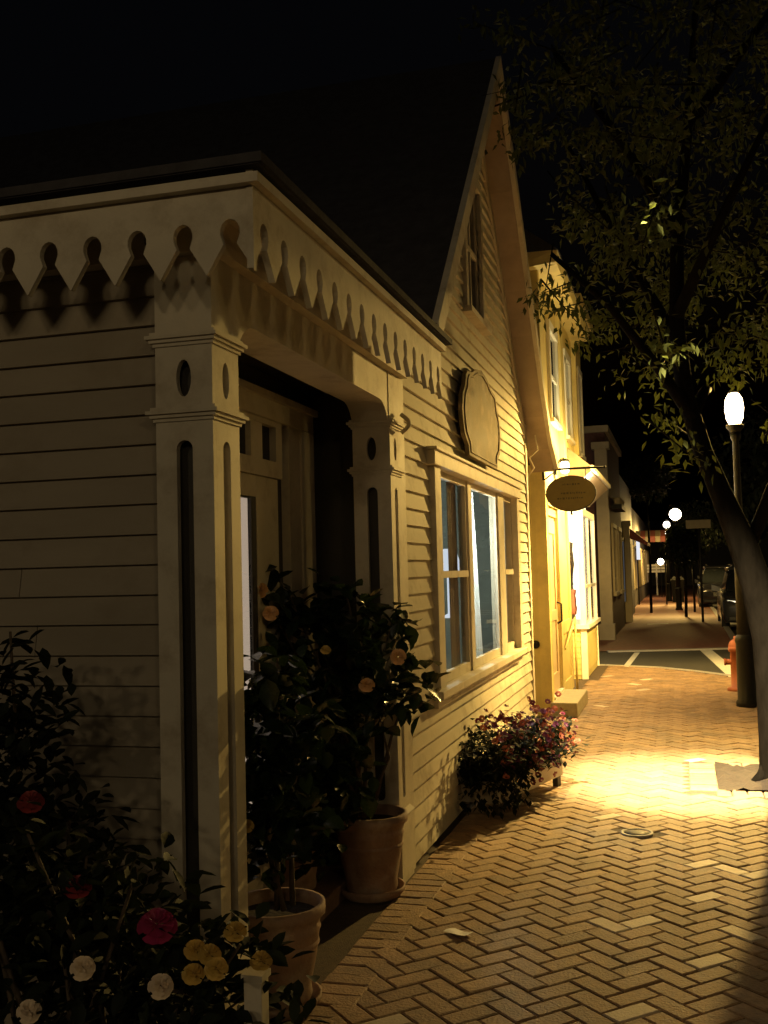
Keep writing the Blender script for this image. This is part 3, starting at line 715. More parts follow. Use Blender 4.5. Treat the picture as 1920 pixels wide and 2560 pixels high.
part('lit_room', MB().box(-3.2, -3.15, 14.6, 17.3, .3, 2.6).box(-3.15, -1.45, 17.2, 17.25, .3, 2.6).box(-3.15, -1.82, 15.0, 15.05, .3, 2.6), E_SHOP, H)
part('lit_ceiling', MB().box(-3.15, -1.42, 15.23, 17.2, 2.48, 2.5), E_SHOP, H)
rg = random.Random(11)
goods = [('hanging_scarf', M_REDCLOTH, -1.52, 15.34, .92, 1.28), ('hanging_dress', mat('dark_cloth', (.03, .02, .03), .9), -1.56, 15.42, 1.35, 1.75), ('jar_display', M_TANDOOR, -1.60, 15.5, 1.82, 2.2)]
for nm, mm, x, y, za, zb in goods:
    mb = MB(); prof = []
    n = 9
    for i in range(n): prof.append((.035 + .03 * rg.random(), za + (zb - za) * i / (n - 1)))
    mb.lathe(prof, x, y, 0, 10); part(nm, mb, mm, H)
for k in range(7):
    y = 15.5 + k * .24; mb = MB(); prof = [(.04 + .05 * rg.random(), .8 + .17 * i) for i in range(8)]; mb.lathe(prof, -1.62 - .1 * rg.random(), y, 0, 10)
    part('shop_display', mb, [M_STEM, M_REDCLOTH, mat('dark_cloth', (.03, .02, .03), .9), M_TANDOOR][k % 4], H)
part('display_floor', MB().box(-3.1, -1.42, 15.24, 17.2, .72, .76), M_TANDOOR, H)
# hood over the bay
hy0, hy1 = 14.05, 17.6
hd_ = part('bay_hood', MB().hexa([(-1.42, hy0 + .15, 2.60), (-1.10, hy0, 2.88), (-1.10, hy1, 2.88), (-1.42, hy1, 2.60), (-1.395, hy0 + .0, 3.22), (-1.08, hy0 - .02, 2.94), (-1.08, hy1 + .02, 2.94), (-1.395, hy1, 3.22)]), M_SOFFIT, H)
part('gutter', MB().box(-1.10, -1.055, hy0 - .03, hy1 + .03, 2.90, 2.955), M_TRIM, hd_)
part('hood_rear', MB().box(-1.86, -1.402, 13.8, 17.6, 2.602, 2.66), M_YELLOW, H)
# upper floor windows and trim
for (ya, yb) in ((12.25, 12.95), (14.0, 14.6)):
    uw = part('upper_window', MB().box(HX - .004, HX + .035, ya - .09, ya, 3.36, 4.42).box(HX - .004, HX + .035, yb, yb + .09, 3.36, 4.42).box(HX - .004, HX + .04, ya - .1, yb + .1, 4.421, 4.53).box(HX - .004, HX + .06, ya - .1, yb + .1, 3.31, 3.359), M_WHITE, H)
    part('pane', MB().box(HX - .003, HX + .006, ya, yb, 3.36, 4.42), mat('dark_pane', (.012, .012, .014), .06), uw)
    part('sash_bar', MB().box(HX + .0065, HX + .02, ya, yb, 3.87, 3.91), M_WHITE, uw)
part('pilaster', MB().box(HX - .004, HX + .05, 13.2, 13.55, 2.68, 5.0), M_YELLOW, H); part('pilaster', MB().box(HX - .004, HX + .06, 15.2, 15.30, 3.23, 5.0), M_YELLOW, H)
# roof: gable end return, eaves and cornice
part('cornice', MB().hexa([(HX - .4, 11.22, 4.86), (-1.16, 11.22, 4.92), (-1.16, 15.4, 4.92), (HX - .4, 15.4, 4.86), (HX - .4, 11.22, 5.1), (-1.14, 11.2, 5.04), (-1.14, 15.42, 5.04), (HX - .4, 15.4, 5.3)]), M_YELLOW, H)
part('roof', MB().hexa([(-8, 11.2, 5.2), (-1.13, 11.19, 5.045), (-1.13, 15.43, 5.045), (-8, 15.4, 5.2), (-4.2, 11.3, 7.3), (-4.1, 11.3, 7.3), (-4.1, 15.3, 7.3), (-4.2, 15.3, 7.3)]), M_SHINGLE, H)
# rear block of the shop, set back and taller
part('rear_block', MB().box(-8, -1.46, 15.32, 17.4, 2.67, 5.5), M_YELLOW, H)
part('rear_cornice', MB().box(-8, -1.25, 15.45, 17.7, 5.501, 5.66), M_YELLOW, H)
for ya in (15.75, 16.7):
    uw = part('upper_window', MB().box(-1.464, -1.43, ya - .08, ya, 3.4, 4.7).box(-1.464, -1.43, ya + .5, ya + .58, 3.4, 4.7).box(-1.464, -1.425, ya - .09, ya + .59, 4.701, 4.8).box(-1.464, -1.41, ya - .09, ya + .59, 3.34, 3.399), M_WHITE, H)
    part('pane', MB().box(-1.463, -1.452, ya, ya + .5, 3.4, 4.7), mat('dark_pane', (.012, .012, .014), .06), uw)
# sconces
def sconce(y, z, x, power, lbl):
    t = thing('wall_sconce', lbl, 'wall lamp', (x, y, z))
    part('back_plate', MB().box(x - .12, x - .10, y - .04, y + .04, z - .09, z + .09), M_IRON, t)
    part('arm', MB().tube([(x - .10, y, z + .02), (x - .05, y, z + .09), (x, y, z + .105)], .009, 6), M_IRON, t)
    part('shade', MB().lathe([(.02, .10), (.045, .085), (.06, .06)], x, y, z, 14, caps=False), M_IRON, t)
    part('bulb', MB().lathe([(.0, -.085), (.045, -.07), (.056, -.02), (.052, .04), (.03, .07), (.0, .075)], x, y, z, 14, caps=False), E_SCONCE, t)
    lamp('sconce_light', (x + .10, y, z), power, (1.0, .86, .42), t, .05)
sconce(12.45, 2.80, HX + .13, PW_SCONCE, 'glowing wall lantern beside the yellow shop door, above the oval sign')
t = thing('hood_lamp', 'small white bulb lamp under the hood over the bay window', 'lamp', (-1.22, 14.35, 2.70))
part('socket', MB().tube([(-1.22, 14.35, 2.84), (-1.22, 14.35, 2.74)], .02, 8), M_IRON, t)
part('bulb', MB().lathe([(.0, -.05), (.035, -.035), (.045, .0), (.03, .035), (.0, .045)], -1.22, 14.35, 2.69, 12, caps=False), E_SCONCE, t)
lamp('hood_light', (-1.16, 14.35, 2.58), PW_HOOD, (1.0, .86, .55), t, .06)
# oval hanging sign
OS = thing('hanging_sign', 'oval olive sign hanging from a black iron bracket outside the yellow shop', 'sign', (-1.09, 11.36, 2.4))
def oval_plate(cx, cz, rx, rz, y0, y1, m, name, par, hole=None):
    mb = MB(); mb.plate(oval(cx, cz, rx, rz, 40), [oval(cx, cz, hole[0], hole[1], 40)] if hole else [], lambda u, v, d: (u, d, v), y0, y1); return part(name, mb, m, par)
oval_plate(-1.104, 2.402, .263, .188, 11.345, 11.375, M_OVAL, 'board', OS)
oval_plate(-1.104, 2.402, .270, .195, 11.340, 11.380, M_IRON, 'rim', OS, hole=(.2631, .1881))
lt = random.Random(4)
for zz, xa, xb in ((2.50, -1.19, -1.03), (2.405, -1.21, -.96), (2.35, -1.25, -.99)):
    mb = MB(); x = xa
    while x < xb:
        l_ = lt.uniform(.010, .026); mb.box(x, x + l_, 11.3435, 11.3449, zz - lt.uniform(.006, .012), zz + lt.uniform(.006, .012)); x += l_ + lt.uniform(.006, .014)
    part('worn_lettering', mb, mat('worn_sign_paint', (.05, .04, .018), .7), OS, kind='stuff')
part('bracket', MB().tube([(-1.40, 11.36, 2.672), (-.74, 11.36, 2.672)], .012, 8).tube([(-1.40, 11.36, 2.78), (-1.395, 11.36, 2.56)], .012, 6).tube([(-1.39, 11.36, 2.56), (-1.25, 11.36, 2.66)], .007, 6).lathe([(.0, -.02), (.02, 0), (.0, .02)], -.735, 11.36, 2.672, 8, caps=False), M_IRON, OS)
for dx in (-.165, .165):
    part('hanger', MB().tube([(-1.104 + dx, 11.36, 2.665), (-1.104 + dx, 11.36, 2.54)], .006, 6), M_IRON, OS)
part('ornament', MB().tube([(-1.104, 11.36, 2.21), (-1.104, 11.36, 2.17)], .012, 6), M_IRON, OS)

# ================================================================== STREET LANTERNS
def lantern(x, y, z, label, power, em, mt=M_IRON, group='street lanterns along the pavement', col=WARM, ball=0):
    t = thing('street_lamp', label, 'street lamp', (x, y, 0), 0, group)
    part('base', MB().lathe([(.125, 0), (.125, .05), (.105, .08), (.10, .70), (.108, .72), (.108, .76), (.085, .80)], x, y, 0, 16), mt, t)
    part('shaft', MB().lathe([(.080, .80), (.078, 1.55), (.060, 1.75), (.042, 2.0), (.036, z - .42), (.055, z - .38), (.06, z - .32)], x, y, 0, 14), mt, t)
    part('cage_ring', MB().lathe([(.05, -.32), (.095, -.26), (.10, -.23), (.06, -.225)], x, y, z, 16), mt, t)
    if ball: part('globe', MB().lathe([(ball * math.sin(PI * i / 12), -ball * math.cos(PI * i / 12)) for i in range(13)], x, y, z, 20, caps=False), em, t)
    else: part('globe', MB().lathe([(.06, -.224), (.09, -.16), (.105, -.04), (.092, .07), (.06, .125), (.03, .135)], x, y, z, 20), em, t)
    part('cap', MB().lathe([(.05, .22), (.05, .24), (.0, .26)] if ball else [(.05, .136), (.062, .14), (.03, .185), (.012, .205), (.012, .245), (.0, .255)], x, y, z, 14), mt, t)
    g = [c for c in t.children if c.name.startswith('globe')][0]
    l = lamp('lantern_light', (x, y, z), power, col, t, max(.06, ball), curve=LANTERN_CURVE)
    g.visible_shadow = True
    return t
def lantern_real(*a, **k):
    t = lantern(*a, **k)
    # the lamp sits inside the globe; the glowing glass must not block it
    for c in t.children:
        if c.name.startswith('globe'): c.visible_shadow = False
    return t
lantern_real(.665, 12.4, 3.40, 'black street lantern rising behind the leaning tree, nearest lit lamp', PW_LAMP, E_LAMP)
lantern_real(-.09, 38.5, 3.40, 'distant lit street lantern, the larger of the two small far lights', PW_FAR, E_FARLAMP, ball=.21)
lantern_real(-.50, 48.0, 3.40, 'most distant street lantern, just left of and below the other far one', PW_FAR, E_FARLAMP, ball=.15)
lantern_real(.65, -7.0, 5.0, 'unseen fill lantern added on the pavement behind the photographer', PW_BEHIND_FILL, E_LAMP, col=(1.0, .69, .31), ball=.3)  # this and the next two are added to imitate soft light from behind
lantern_real(6.8, -7.6, 5.2, 'unseen fill lantern added across the road, behind the photographer', PW_BEHIND_FILL, E_LAMP, col=(1.0, .69, .31), ball=.3)
lantern_real(-4.6, -6.2, 4.8, 'unseen fill lantern added at the building line far behind the photographer', PW_BEHIND_FILL, E_LAMP, col=(1.0, .69, .31), ball=.3)
lantern_real(7.2, 16.0, 3.60, 'assumed unseen street lantern across the road, farther along the street', PW_ASSUMED_ACROSS * 2, E_LAMP)  # this and the next are assumed lamps out of view, added for light
lantern_real(12.6, 4.4, 3.60, 'assumed unseen street lantern across the road, opposite the corner porch', PW_ASSUMED_ACROSS * 5, E_LAMP)
# assumed arm light, unseen above the frame, added for the bright pool below
t = thing('assumed_arm_light', 'assumed unseen tall street light, its long arm and shielded head added for the bright pool on the pavement', 'street light', (1.6, 4.9, 0))
part('mast', MB().lathe([(.11, 0), (.09, 1.0), (.06, 5.6)], 1.6, 4.9, 0, 12), M_IRON, t)
part('arm', MB().tube([(1.6, 4.9, 5.55), (1.2, 4.9, 5.85), (.5, 4.95, 5.95), (.1, 5.0, 5.9)], .035, 8), M_IRON, t)
part('head', MB().lathe([(.07, .12), (.13, .08), (.16, -.04), (.155, -.04), (.12, .06)], 0.0, 5.05, 5.82, 16, caps=False), M_IRON, t)
lamp('assumed_flood_light', (0.0, 5.05, 5.79), PW_ASSUMED_FLOOD, (1.0, .80, .42), t, .10, spot=(R(22), 1.0), target=(.06, 8.1, 0))  # spot of the assumed arm light, added to make the pavement pool

# ================================================================== TREE
T = thing('street_tree', 'leaning street tree with dark feathery foliage beside the lantern', 'tree', (.62, 8.12, 0))
trunk = [(.64, 8.12, -.03, .17), (.63, 8.12, .08, .14), (.62, 8.12, .3, .122), (.61, 8.11, .7, .114), (.595, 8.13, 1.05, .110), (.53, 8.11, 1.45, .112), (.45, 8.13, 1.75, .105), (.325, 8.14, 2.1, .082), (.20, 8.15, 2.45, .070), (.09, 8.2, 2.9, .066), (.05, 8.25, 3.4, .062), (.08, 8.3, 4.1, .050), (.2, 8.3, 5.0, .036), (.3, 8.3, 6.0, .02)]
mb = MB(); mb.tube([p[:3] for p in trunk], [p[3] for p in trunk], 14)
for a in range(6):
    q = a * PI / 3 + .3
    mb.tube([(.635 + .04 * math.cos(q), 8.12 + .04 * math.sin(q), .2), (.635 + .13 * math.cos(q), 8.12 + .13 * math.sin(q), .05), (.635 + .24 * math.cos(q), 8.12 + .24 * math.sin(q), -.02)], [.06, .05, .02], 7)
part('trunk', mb, M_BARK, T)
limbs = [[(.5, 8.13, 1.72), (.70, 8.2, 2.2), (.95, 8.4, 2.9), (1.2, 8.6, 3.8), (1.5, 8.7, 5.0)],
         [(.2, 8.17, 2.6), (-.1, 8.1, 3.1), (-.45, 8.0, 3.6), (-.85, 7.9, 4.0)],
         [(.06, 8.25, 3.3), (-.2, 8.6, 3.9), (-.5, 8.9, 4.6), (-.8, 9.0, 5.3)],
         [(.05, 8.25, 3.5), (.4, 7.7, 4.1), (.8, 7.4, 4.8)],
         [(.15, 8.18, 2.75), (.25, 8.7, 3.0), (.3, 9.3, 3.1), (.2, 9.8, 3.0)],
         [(.08, 8.3, 4.2), (-.35, 8.2, 5.0), (-.8, 8.1, 5.7)],
         [(.2, 8.3, 5.0), (.7, 8.7, 5.8), (1.2, 8.9, 6.5)]]
for L_ in limbs:
    part('limb', MB().tube(L_, [.045 * (1 - .75 * i / (len(L_) - 1)) + .006 for i in range(len(L_))], 8), M_BARK, T)
def leaf_geo(L, W, fold=.25, droop=.3):
    v = [(0, 0, 0), (W * .36, L * .25, fold * W * .4), (W * .5, L * .5, fold * W * .5 - droop * L * .1), (W * .3, L * .8, fold * W * .3 - droop * L * .22), (0, L, -droop * L * .4), (-W * .3, L * .8, fold * W * .3 - droop * L * .22), (-W * .5, L * .5, fold * W * .5 - droop * L * .1), (-W * .36, L * .25, fold * W * .4), (0, L * .5, -droop * L * .12)]
    f = [(0, 1, 8), (1, 2, 8), (2, 3, 8), (3, 4, 8), (4, 5, 8), (5, 6, 8), (6, 7, 8), (7, 0, 8)]
    return v, f
def leaf_small(L, W):
    return [(0, 0, 0), (W / 2, L * .45, .0), (0, L, -L * .15), (-W / 2, L * .45, 0)], [(0, 1, 2), (0, 2, 3)]
tr_ = random.Random(21)
def zmin(x):   # how low the foliage hangs, by distance from the trunk
    pts = [(-1.4, 4.6), (-1.1, 4.3), (-.85, 3.55), (-.6, 3.15), (-.42, 2.95), (-.28, 2.85), (-.14, 2.2), (.0, 2.15), (.25, 2.15), (.42, 3.0), (.62, 2.5), (1.0, 1.9), (3, 2.2)]
    for (a, za), (b, zb) in zip(pts[:-1], pts[1:]):
        if a <= x <= b: return za + (zb - za) * (x - a) / (b - a)
    return 9
crown = MB(); twigs = MB()
nclump = 0
CA = Vector((.0, .0, 1.6)); LA = Vector((.665, 12.4, 3.4))
def near_view_gap(p):   # the gap in the crown through which the lantern shines
    d = LA - CA; tt = max(0, min(1, (p - CA).dot(d) / d.dot(d))); return (p - (CA + d * tt)).length
while nclump < 250:
    p = Vector((tr_.uniform(-1.35, 2.4), tr_.uniform(6.9, 10.2), tr_.uniform(1.9, 7.6)))
    q = Vector(((p.x - .55) / 1.95, (p.y - 8.4) / 1.9, (p.z - 4.7) / 3.0))
    if q.length > 1 or (q.length < .35 and tr_.random() < .6): continue
    if p.z < zmin(p.x) + .12: continue
    if near_view_gap(p) < .30: continue
    nclump += 1
    base = p; k = tr_.randint(44, 70)
    dirv = Vector((tr_.uniform(-1, 1), tr_.uniform(-1, 1), tr_.uniform(-.7, .35))).normalized()
    L = tr_.uniform(.3, .55)
    tip = base + dirv * L; twigs.tube([base - dirv * .25, base, tip], [.008, .006, .002], 4)
    for i in range(k):
        s = tr_.random(); c = base + dirv * L * s + Vector((tr_.gauss(0, .085), tr_.gauss(0, .085), tr_.gauss(0, .075)))
        if near_view_gap(c) < .17: continue
        v, f = leaf_small(tr_.uniform(.06, .105), tr_.uniform(.024, .042))
        M_ = Matrix.Translation(c) @ Matrix.Rotation(tr_.uniform(0, 2 * PI), 4, 'Z') @ Matrix.Rotation(tr_.uniform(-1.5, .3), 4, 'X') @ Matrix.Rotation(tr_.uniform(-.9, .9), 4, 'Y')
        crown.add([M_ @ Vector(a) for a in v], f)
part('crown', crown, M_LEAF, T, kind='stuff'); part('twigs', twigs, M_BARK, T, kind='stuff')

# ================================================================== FLOWER PLANTER AT THE WALL
PB = thing('planter_box', 'long low wooden flower box standing against the cottage wall', 'planter', (-1.19, 7.35, 0), R(-16))
part('front_board', MB().box(.13, .15, -.55, .55, .075, .215), M_SIDING, PB, local=True, bevel=.004)
part('back_board', MB().box(-.15, -.13, -.55, .55, .075, .215), M_SIDING, PB, local=True)
part('end_board', MB().box(-.1295, .1295, -.55, -.53, .075, .215), M_SIDING, PB, local=True)
part('end_board', MB().box(-.1295, .1295, .53, .55, .075, .215), M_SIDING, PB, local=True)
part('floor_board', MB().box(-.1295, .1295, -.5295, .5295, .08, .10), M_SIDING, PB, local=True)
for sx in (-.12, .12):
    for sy in (-.5, .5): part('foot', MB().box(sx - .02, sx + .02, sy - .03, sy + .03, 0, .074), M_DARKWOOD_SHADE, PB, local=True)
part('soil', MB().box(-.1285, .1285, -.5285, .5285, .101, .195), M_SOIL, PB, local=True)
fr = random.Random(5)
def petal_ring(mb, M_, n, r, lift, size):
    for i in range(n):
        a = 2 * PI * i / n + fr.uniform(-.15, .15); ca, sa = math.cos(a), math.sin(a)
        t1 = Vector((-sa, ca, 0)); o = Vector((ca, sa, 0))
        pts = [o * r * .2, o * (r * .7) + t1 * size * .5 + Vector((0, 0, lift * .5)), o * r + Vector((0, 0, lift)), o * (r * .7) - t1 * size * .5 + Vector((0, 0, lift * .5))]
        mb.add([M_ @ p for p in pts], [(0, 1, 2, 3)])
FLW = thing('planter_flowers', 'mixed red and purple bedding flowers spilling over the wooden flower box', 'flowers', (-1.19, 7.35, .19), R(-16))
leaves = MB(); ca = [MB(), MB(), MB(), MB()]; stems = MB()
for i in range(170):
    x = max(-.14, min(.14, fr.gauss(0, .09))); y = fr.uniform(-.60, .60); h = fr.uniform(.10, .40) * (1 - .25 * abs(y))
    tipp = Vector((x * 1.9 + .03, y * 1.04, h)); stems.tube([(x, y * .85, 0), (x * 1.3, y, h * .6), tipp], [.004, .003, .002], 4)
    for k in range(30):
        s = fr.uniform(.05, 1.0); c = Vector((x, y * .85, 0)).lerp(tipp, s) + Vector((fr.gauss(0, .035), fr.gauss(0, .035), fr.gauss(0, .02)))
        v, f = leaf_small(fr.uniform(.04, .07), fr.uniform(.025, .04)); M_ = Matrix.Translation(c) @ Matrix.Rotation(fr.uniform(0, 6.3), 4, 'Z') @ Matrix.Rotation(fr.uniform(-.9, .6), 4, 'X')
        leaves.add([M_ @ Vector(a) for a in v], f)
for i in range(650):
    y = fr.uniform(-.68, -.28); x = fr.uniform(-.02, .26) if y > -.56 else fr.uniform(-.2, .24)
    c = Vector((x, y, fr.uniform(-.13, .12))); v, f = leaf_small(fr.uniform(.04, .065), fr.uniform(.028, .04))
    if -.6 < y and x < .145 and c.z < .02: continue
    M_ = Matrix.Translation(c) @ Matrix.Rotation(fr.uniform(0, 6.3), 4, 'Z') @ Matrix.Rotation(fr.uniform(-1.3, .2), 4, 'X'); leaves.add([M_ @ Vector(a) for a in v], f)
part('foliage', leaves, M_SHRUB, FLW, local=True, kind='stuff'); part('stems', stems, M_STEM, FLW, local=True, kind='stuff')
def bloom(n_l, r, name, m):
    mb = MB(); I = Matrix.Identity(4)
    for k in range(n_l): petal_ring(mb, Matrix.Translation((0, 0, .004 * k)), 6 - k % 2, r * (1 - .24 * k), r * (.25 + .28 * k), r * (1.0 - .2 * k))
    return mesh(name, mb, m)
BM = [bloom(2, .026, 'flower_head', M_BLOOM_RED), bloom(2, .024, 'flower_head', M_BLOOM_PURPLE), bloom(2, .026, 'flower_head', mat('salmon_petal', (.5, .16, .10), .6, bump=0, island=.15)), bloom(2, .022, 'flower_head', M_BLOOM_PINK)]
for i in range(210):
    y = fr.uniform(-.62, .62); a = fr.uniform(-.5, 1.7); rr_ = .13 + .12 * fr.random()
    c = Vector((.04 + rr_ * math.cos(a) * 1.0, y, .10 + rr_ * math.sin(a) * 1.25 + fr.uniform(-.03, .12)))
    M_ = Matrix.Translation(c) @ Matrix.Rotation(fr.uniform(0, 6.3), 4, 'Z') @ Matrix.Rotation(fr.uniform(.2, 1.4), 4, 'X')
    piece('flower_head', fr.choice(BM), FLW, M_)

# ================================================================== POTS
def pot(x, y, z, r_top, h, label, saucer=False, ornament=False):
    t = thing('terracotta_pot', label, 'flower pot', (x, y, z))
    prof = [(r_top * .66, 0), (r_top * .70, .02), (r_top * .68, .05), (r_top * .80, h * .45), (r_top * .87, h * .72), (r_top * .90, h * .74), (r_top * .87, h * .78), (r_top * .91, h * .86), (r_top * .99, h * .89), (r_top, h * .94), (r_top * .99, h), (r_top * .90, h), (r_top * .88, h * .93), (r_top * .86, h * .86)]
    part('body', MB().lathe(prof, x, y, z, 36, caps=False), M_TERRA, t)
    part('soil', MB().lathe([(r_top * .87, h * .87), (.0, h * .88)], x, y, z, 24, caps=False), M_SOIL, t)
    part('rolled_band', MB().lathe([(r_top * .84, h * .56), (r_top * .865, h * .58), (r_top * .86, h * .60), (r_top * .845, h * .62)], x, y, z, 36, caps=False), M_TERRA, t)
    if saucer: part('saucer', MB().lathe([(r_top * .75, -.03), (r_top * .88, 0.0), (r_top * .89, .02), (r_top * .84, .018), (r_top * .76, -.012), (0, -.012)], x, y, z, 30, caps=False), M_TERRA, t)
    return t
pot(-1.545, 5.06, .03, .19, .375, 'large banded terracotta pot at the foot of the far porch pillar', saucer=True)
pot(-1.505, 3.70, .03, .185, .35, 'terracotta pot with a thick rolled rim at the front edge of the doorway', saucer=True)
pot(-1.86, 4.86, .076, .13, .30, 'smaller plain terracotta pot in the shadow of the doorway')

# ================================================================== ROSE SHRUBS
def rose_mesh(name, r, m, seed):
    g = random.Random(seed); mb = MB()
    for ring, (n, rad, lift, tilt) in enumerate(((6, 1.0, .05, .35), (6, .82, .22, .7), (5, .60, .36, 1.0), (4, .38, .46, 1.25), (3, .2, .5, 1.4))):
        for i in range(n):
            a = 2 * PI * i / n + ring * .5 + g.uniform(-.15, .15)
            w_ = rad * .62; vs = []
            for u in (-1, -.4, .4, 1):
                for v_ in (0, .55, 1):
                    rr = (.12 + v_ * .9) * rad * r; zz = (lift + v_ * math.sin(tilt) * .5 - (.12 * v_ * v_ if tilt < .8 else 0) + .05 * abs(u)) * r
                    aa = a + u * w_ * (.35 + .65 * v_) * (1 if v_ < 1 else .8) / max(.35, rad)
                    rr *= (1 - .08 * abs(u)); vs.append((rr * math.cos(aa), rr * math.sin(aa), zz + g.uniform(-.02, .02) * r))
            fs = []
            for p_ in range(3):
                for q_ in range(2): b = p_ * 3 + q_; fs.append((b, b + 3, b + 4, b + 1))
            mb.add(vs, fs, True)
    return mesh(name, mb, m)
ME_LEAVES = []
for k in range(4):
    v, f = leaf_geo(.088 + .008 * k, .068 + .006 * (k % 2), .25, .2 + .12 * k); mb = MB(); mb.add(v, f, True); ME_LEAVES.append(mesh('leaf', mb, M_BIGLEAF))
ME_SLEAVES = []
for k in range(3):
    v, f = leaf_geo(.055 + .01 * k, .034, .3, .3); mb = MB(); mb.add(v, f, True); ME_SLEAVES.append(mesh('leaf', mb, M_SHRUB))
def shrub(name, label, cat, base, stems_to, n_obj, n_rest, lm, spread, fol_m, roses=(), seed=1, lobes=None):
    g = random.Random(seed); t = thing(name, label, cat, base)
    B = Vector(base); st = MB(); tips = []
    for tp in stems_to:
        tp = Vector(tp); mid = B.lerp(tp, .5) + Vector((g.gauss(0, .05), g.gauss(0, .05), .05))
        st.tube([B + Vector((g.gauss(0, .03), g.gauss(0, .03), 0)), mid, tp], [.012, .008, .004], 6); tips.append((mid, tp))
    part('stems', st, M_STEM, t)
    rest = MB()
    for i in range(n_obj + n_rest):
        c0 = Vector(g.choice(lobes)) if lobes else None
        if c0 is not None:
            d = Vector((g.gauss(0, 1), g.gauss(0, 1), g.gauss(0, 1))); d.normalize(); rr = spread * (g.random() ** .4)
            c = c0 + Vector((d.x * rr, d.y * rr, d.z * rr))
        else:
            a, b = g.choice(tips); c = a.lerp(b, g.uniform(-.2, 1.1)) + Vector((g.gauss(0, spread), g.gauss(0, spread), g.gauss(0, spread)))
        M_ = Matrix.Translation(c - B) @ Matrix.Rotation(g.uniform(0, 6.3), 4, 'Z') @ Matrix.Rotation(g.uniform(-1.0, .7), 4, 'X') @ Matrix.Rotation(g.uniform(-.6, .6), 4, 'Y') @ Matrix.Scale(g.uniform(.75, 1.2), 4)
        me = g.choice(lm)
        if i < n_obj: piece('leaf', me, t, M_)
        else: rest.add([M_ @ v.co for v in me.vertices], [tuple(p.vertices) for p in me.polygons], True)
    if n_rest: part('foliage', rest, fol_m, t, local=True, kind='stuff')
    for (p, me, tilt) in roses:
        d = Vector((-p[0], -p[1], 1.6 - p[2])).normalized()
        q = d.lerp(Vector((0, 0, 1)), tilt).normalized().to_track_quat('Z', 'Y').to_matrix().to_4x4()
        piece('rose', me, t, Matrix.Translation(Vector(p) - B) @ q)
    return t
R_CREAM = rose_mesh('rose', .030, M_BLOOM_CREAM, 1); R_PEACH = rose_mesh('rose', .040, M_BLOOM_PEACH, 2); R_PINK = rose_mesh('rose', .048, M_BLOOM_PINK, 3); R_YEL = rose_mesh('rose', .027, M_BLOOM_YELLOW, 4); R_RED = rose_mesh('rose', .036, M_BLOOM_RED, 5)
# large-leaved shrub in the pot by the far pillar: crown hangs over the doorway
lob = [(-1.82, 4.55, .55), (-1.70, 4.6, .42), (-1.80, 4.5, .8), (-1.6, 4.75, .62), (-2.02, 4.75, 1.48), (-1.85, 4.8, 1.35), (-1.62, 4.9, 1.42), (-1.42, 4.95, 1.30), (-1.32, 5.0, 1.05), (-1.5, 4.95, 1.0), (-1.75, 4.8, 1.05), (-2.05, 4.75, 1.15), (-2.2, 4.7, 1.0), (-1.95, 4.75, .85), (-1.7, 4.85, .75), (-2.1, 4.7, .7), (-1.95, 4.75, .5)]
shrub('camellia_bush', 'tall glossy-leaved shrub with peach blooms filling the doorway beside the far pillar', 'shrub', (-1.54, 4.98, .40),
      [(-2.05, 4.75, 1.65), (-1.85, 4.8, 1.5), (-1.6, 4.9, 1.55), (-1.38, 4.97, 1.35), (-1.28, 5.0, 1.1), (-2.25, 4.7, 1.15), (-1.9, 4.8, .9), (-1.45, 4.95, .9)],
      290, 1150, ME_LEAVES, .20, M_BIGLEAF,
      [((-1.93, 4.62, 1.53), R_PEACH, .2), ((-1.87, 4.60, 1.42), R_PEACH, .3), ((-1.62, 4.66, 1.24), R_YEL, .5), ((-1.30, 4.78, 1.20), R_PEACH, .1), ((-1.44, 4.72, 1.07), R_PEACH, .4)], 31, lob)
# rose bed in front of the south wall
rosesA = [((-1.372, 2.18, .70), R_CREAM, .3), ((-1.172, 2.18, .675), R_CREAM, .25), ((-1.20, 2.22, .79), R_PINK, .5), ((-1.53, 2.2, .58), R_CREAM, .3), ((-1.46, 2.3, .84), R_RED, .6), ((-1.12, 2.25, .735), R_YEL, .4), ((-1.035, 2.15, .765), R_YEL, .5), ((-.995, 2.2, .80), R_YEL, .5), ((-1.01, 2.13, .745), R_YEL, .3), ((-1.10, 2.2, .70), R_YEL, .4), ((-.955, 2.25, .72), R_YEL, .6), ((-1.66, 2.4, 1.02), R_RED, .5)]
lobB = [(-1.52, 2.62, .55), (-1.62, 2.6, .72), (-1.42, 2.6, .45), (-1.75, 2.3, .35), (-1.5, 2.3, .55), (-1.3, 2.35, .5), (-1.12, 2.3, .45), (-1.6, 2.3, .85), (-1.35, 2.4, .75), (-1.8, 2.4, .7), (-1.18, 2.4, .62), (-1.05, 2.35, .6), (-1.45, 2.2, .3), (-1.2, 2.2, .25), (-1.9, 2.4, .95)]
shrub('rose_bush', 'dark rose bush in the foreground with cream and magenta roses', 'rose bush', (-1.4, 2.35, 0), [tuple(Vector(l) + Vector((0, 0, .12))) for l in lobB], 280, 1700, ME_SLEAVES, .19, M_SHRUB, rosesA, 41, lobB)
lobC = [(-2.0, 2.72, .5), (-2.0, 2.75, .8), (-1.98, 2.75, 1.05), (-1.97, 2.75, 1.25), (-2.25, 2.7, .7), (-1.75, 2.72, .6), (-2.2, 2.7, .95), (-1.80, 2.75, .85), (-1.66, 2.7, .45)]
shrub('clipped_shrub', 'dark tapering shrub growing against the porch building wall', 'shrub', (-1.98, 2.75, 0), [(-1.97, 2.75, 1.45), (-2.2, 2.7, 1.0), (-1.75, 2.72, .9)], 200, 1500, ME_SLEAVES, .20, M_SHRUB, (), 51, lobC)
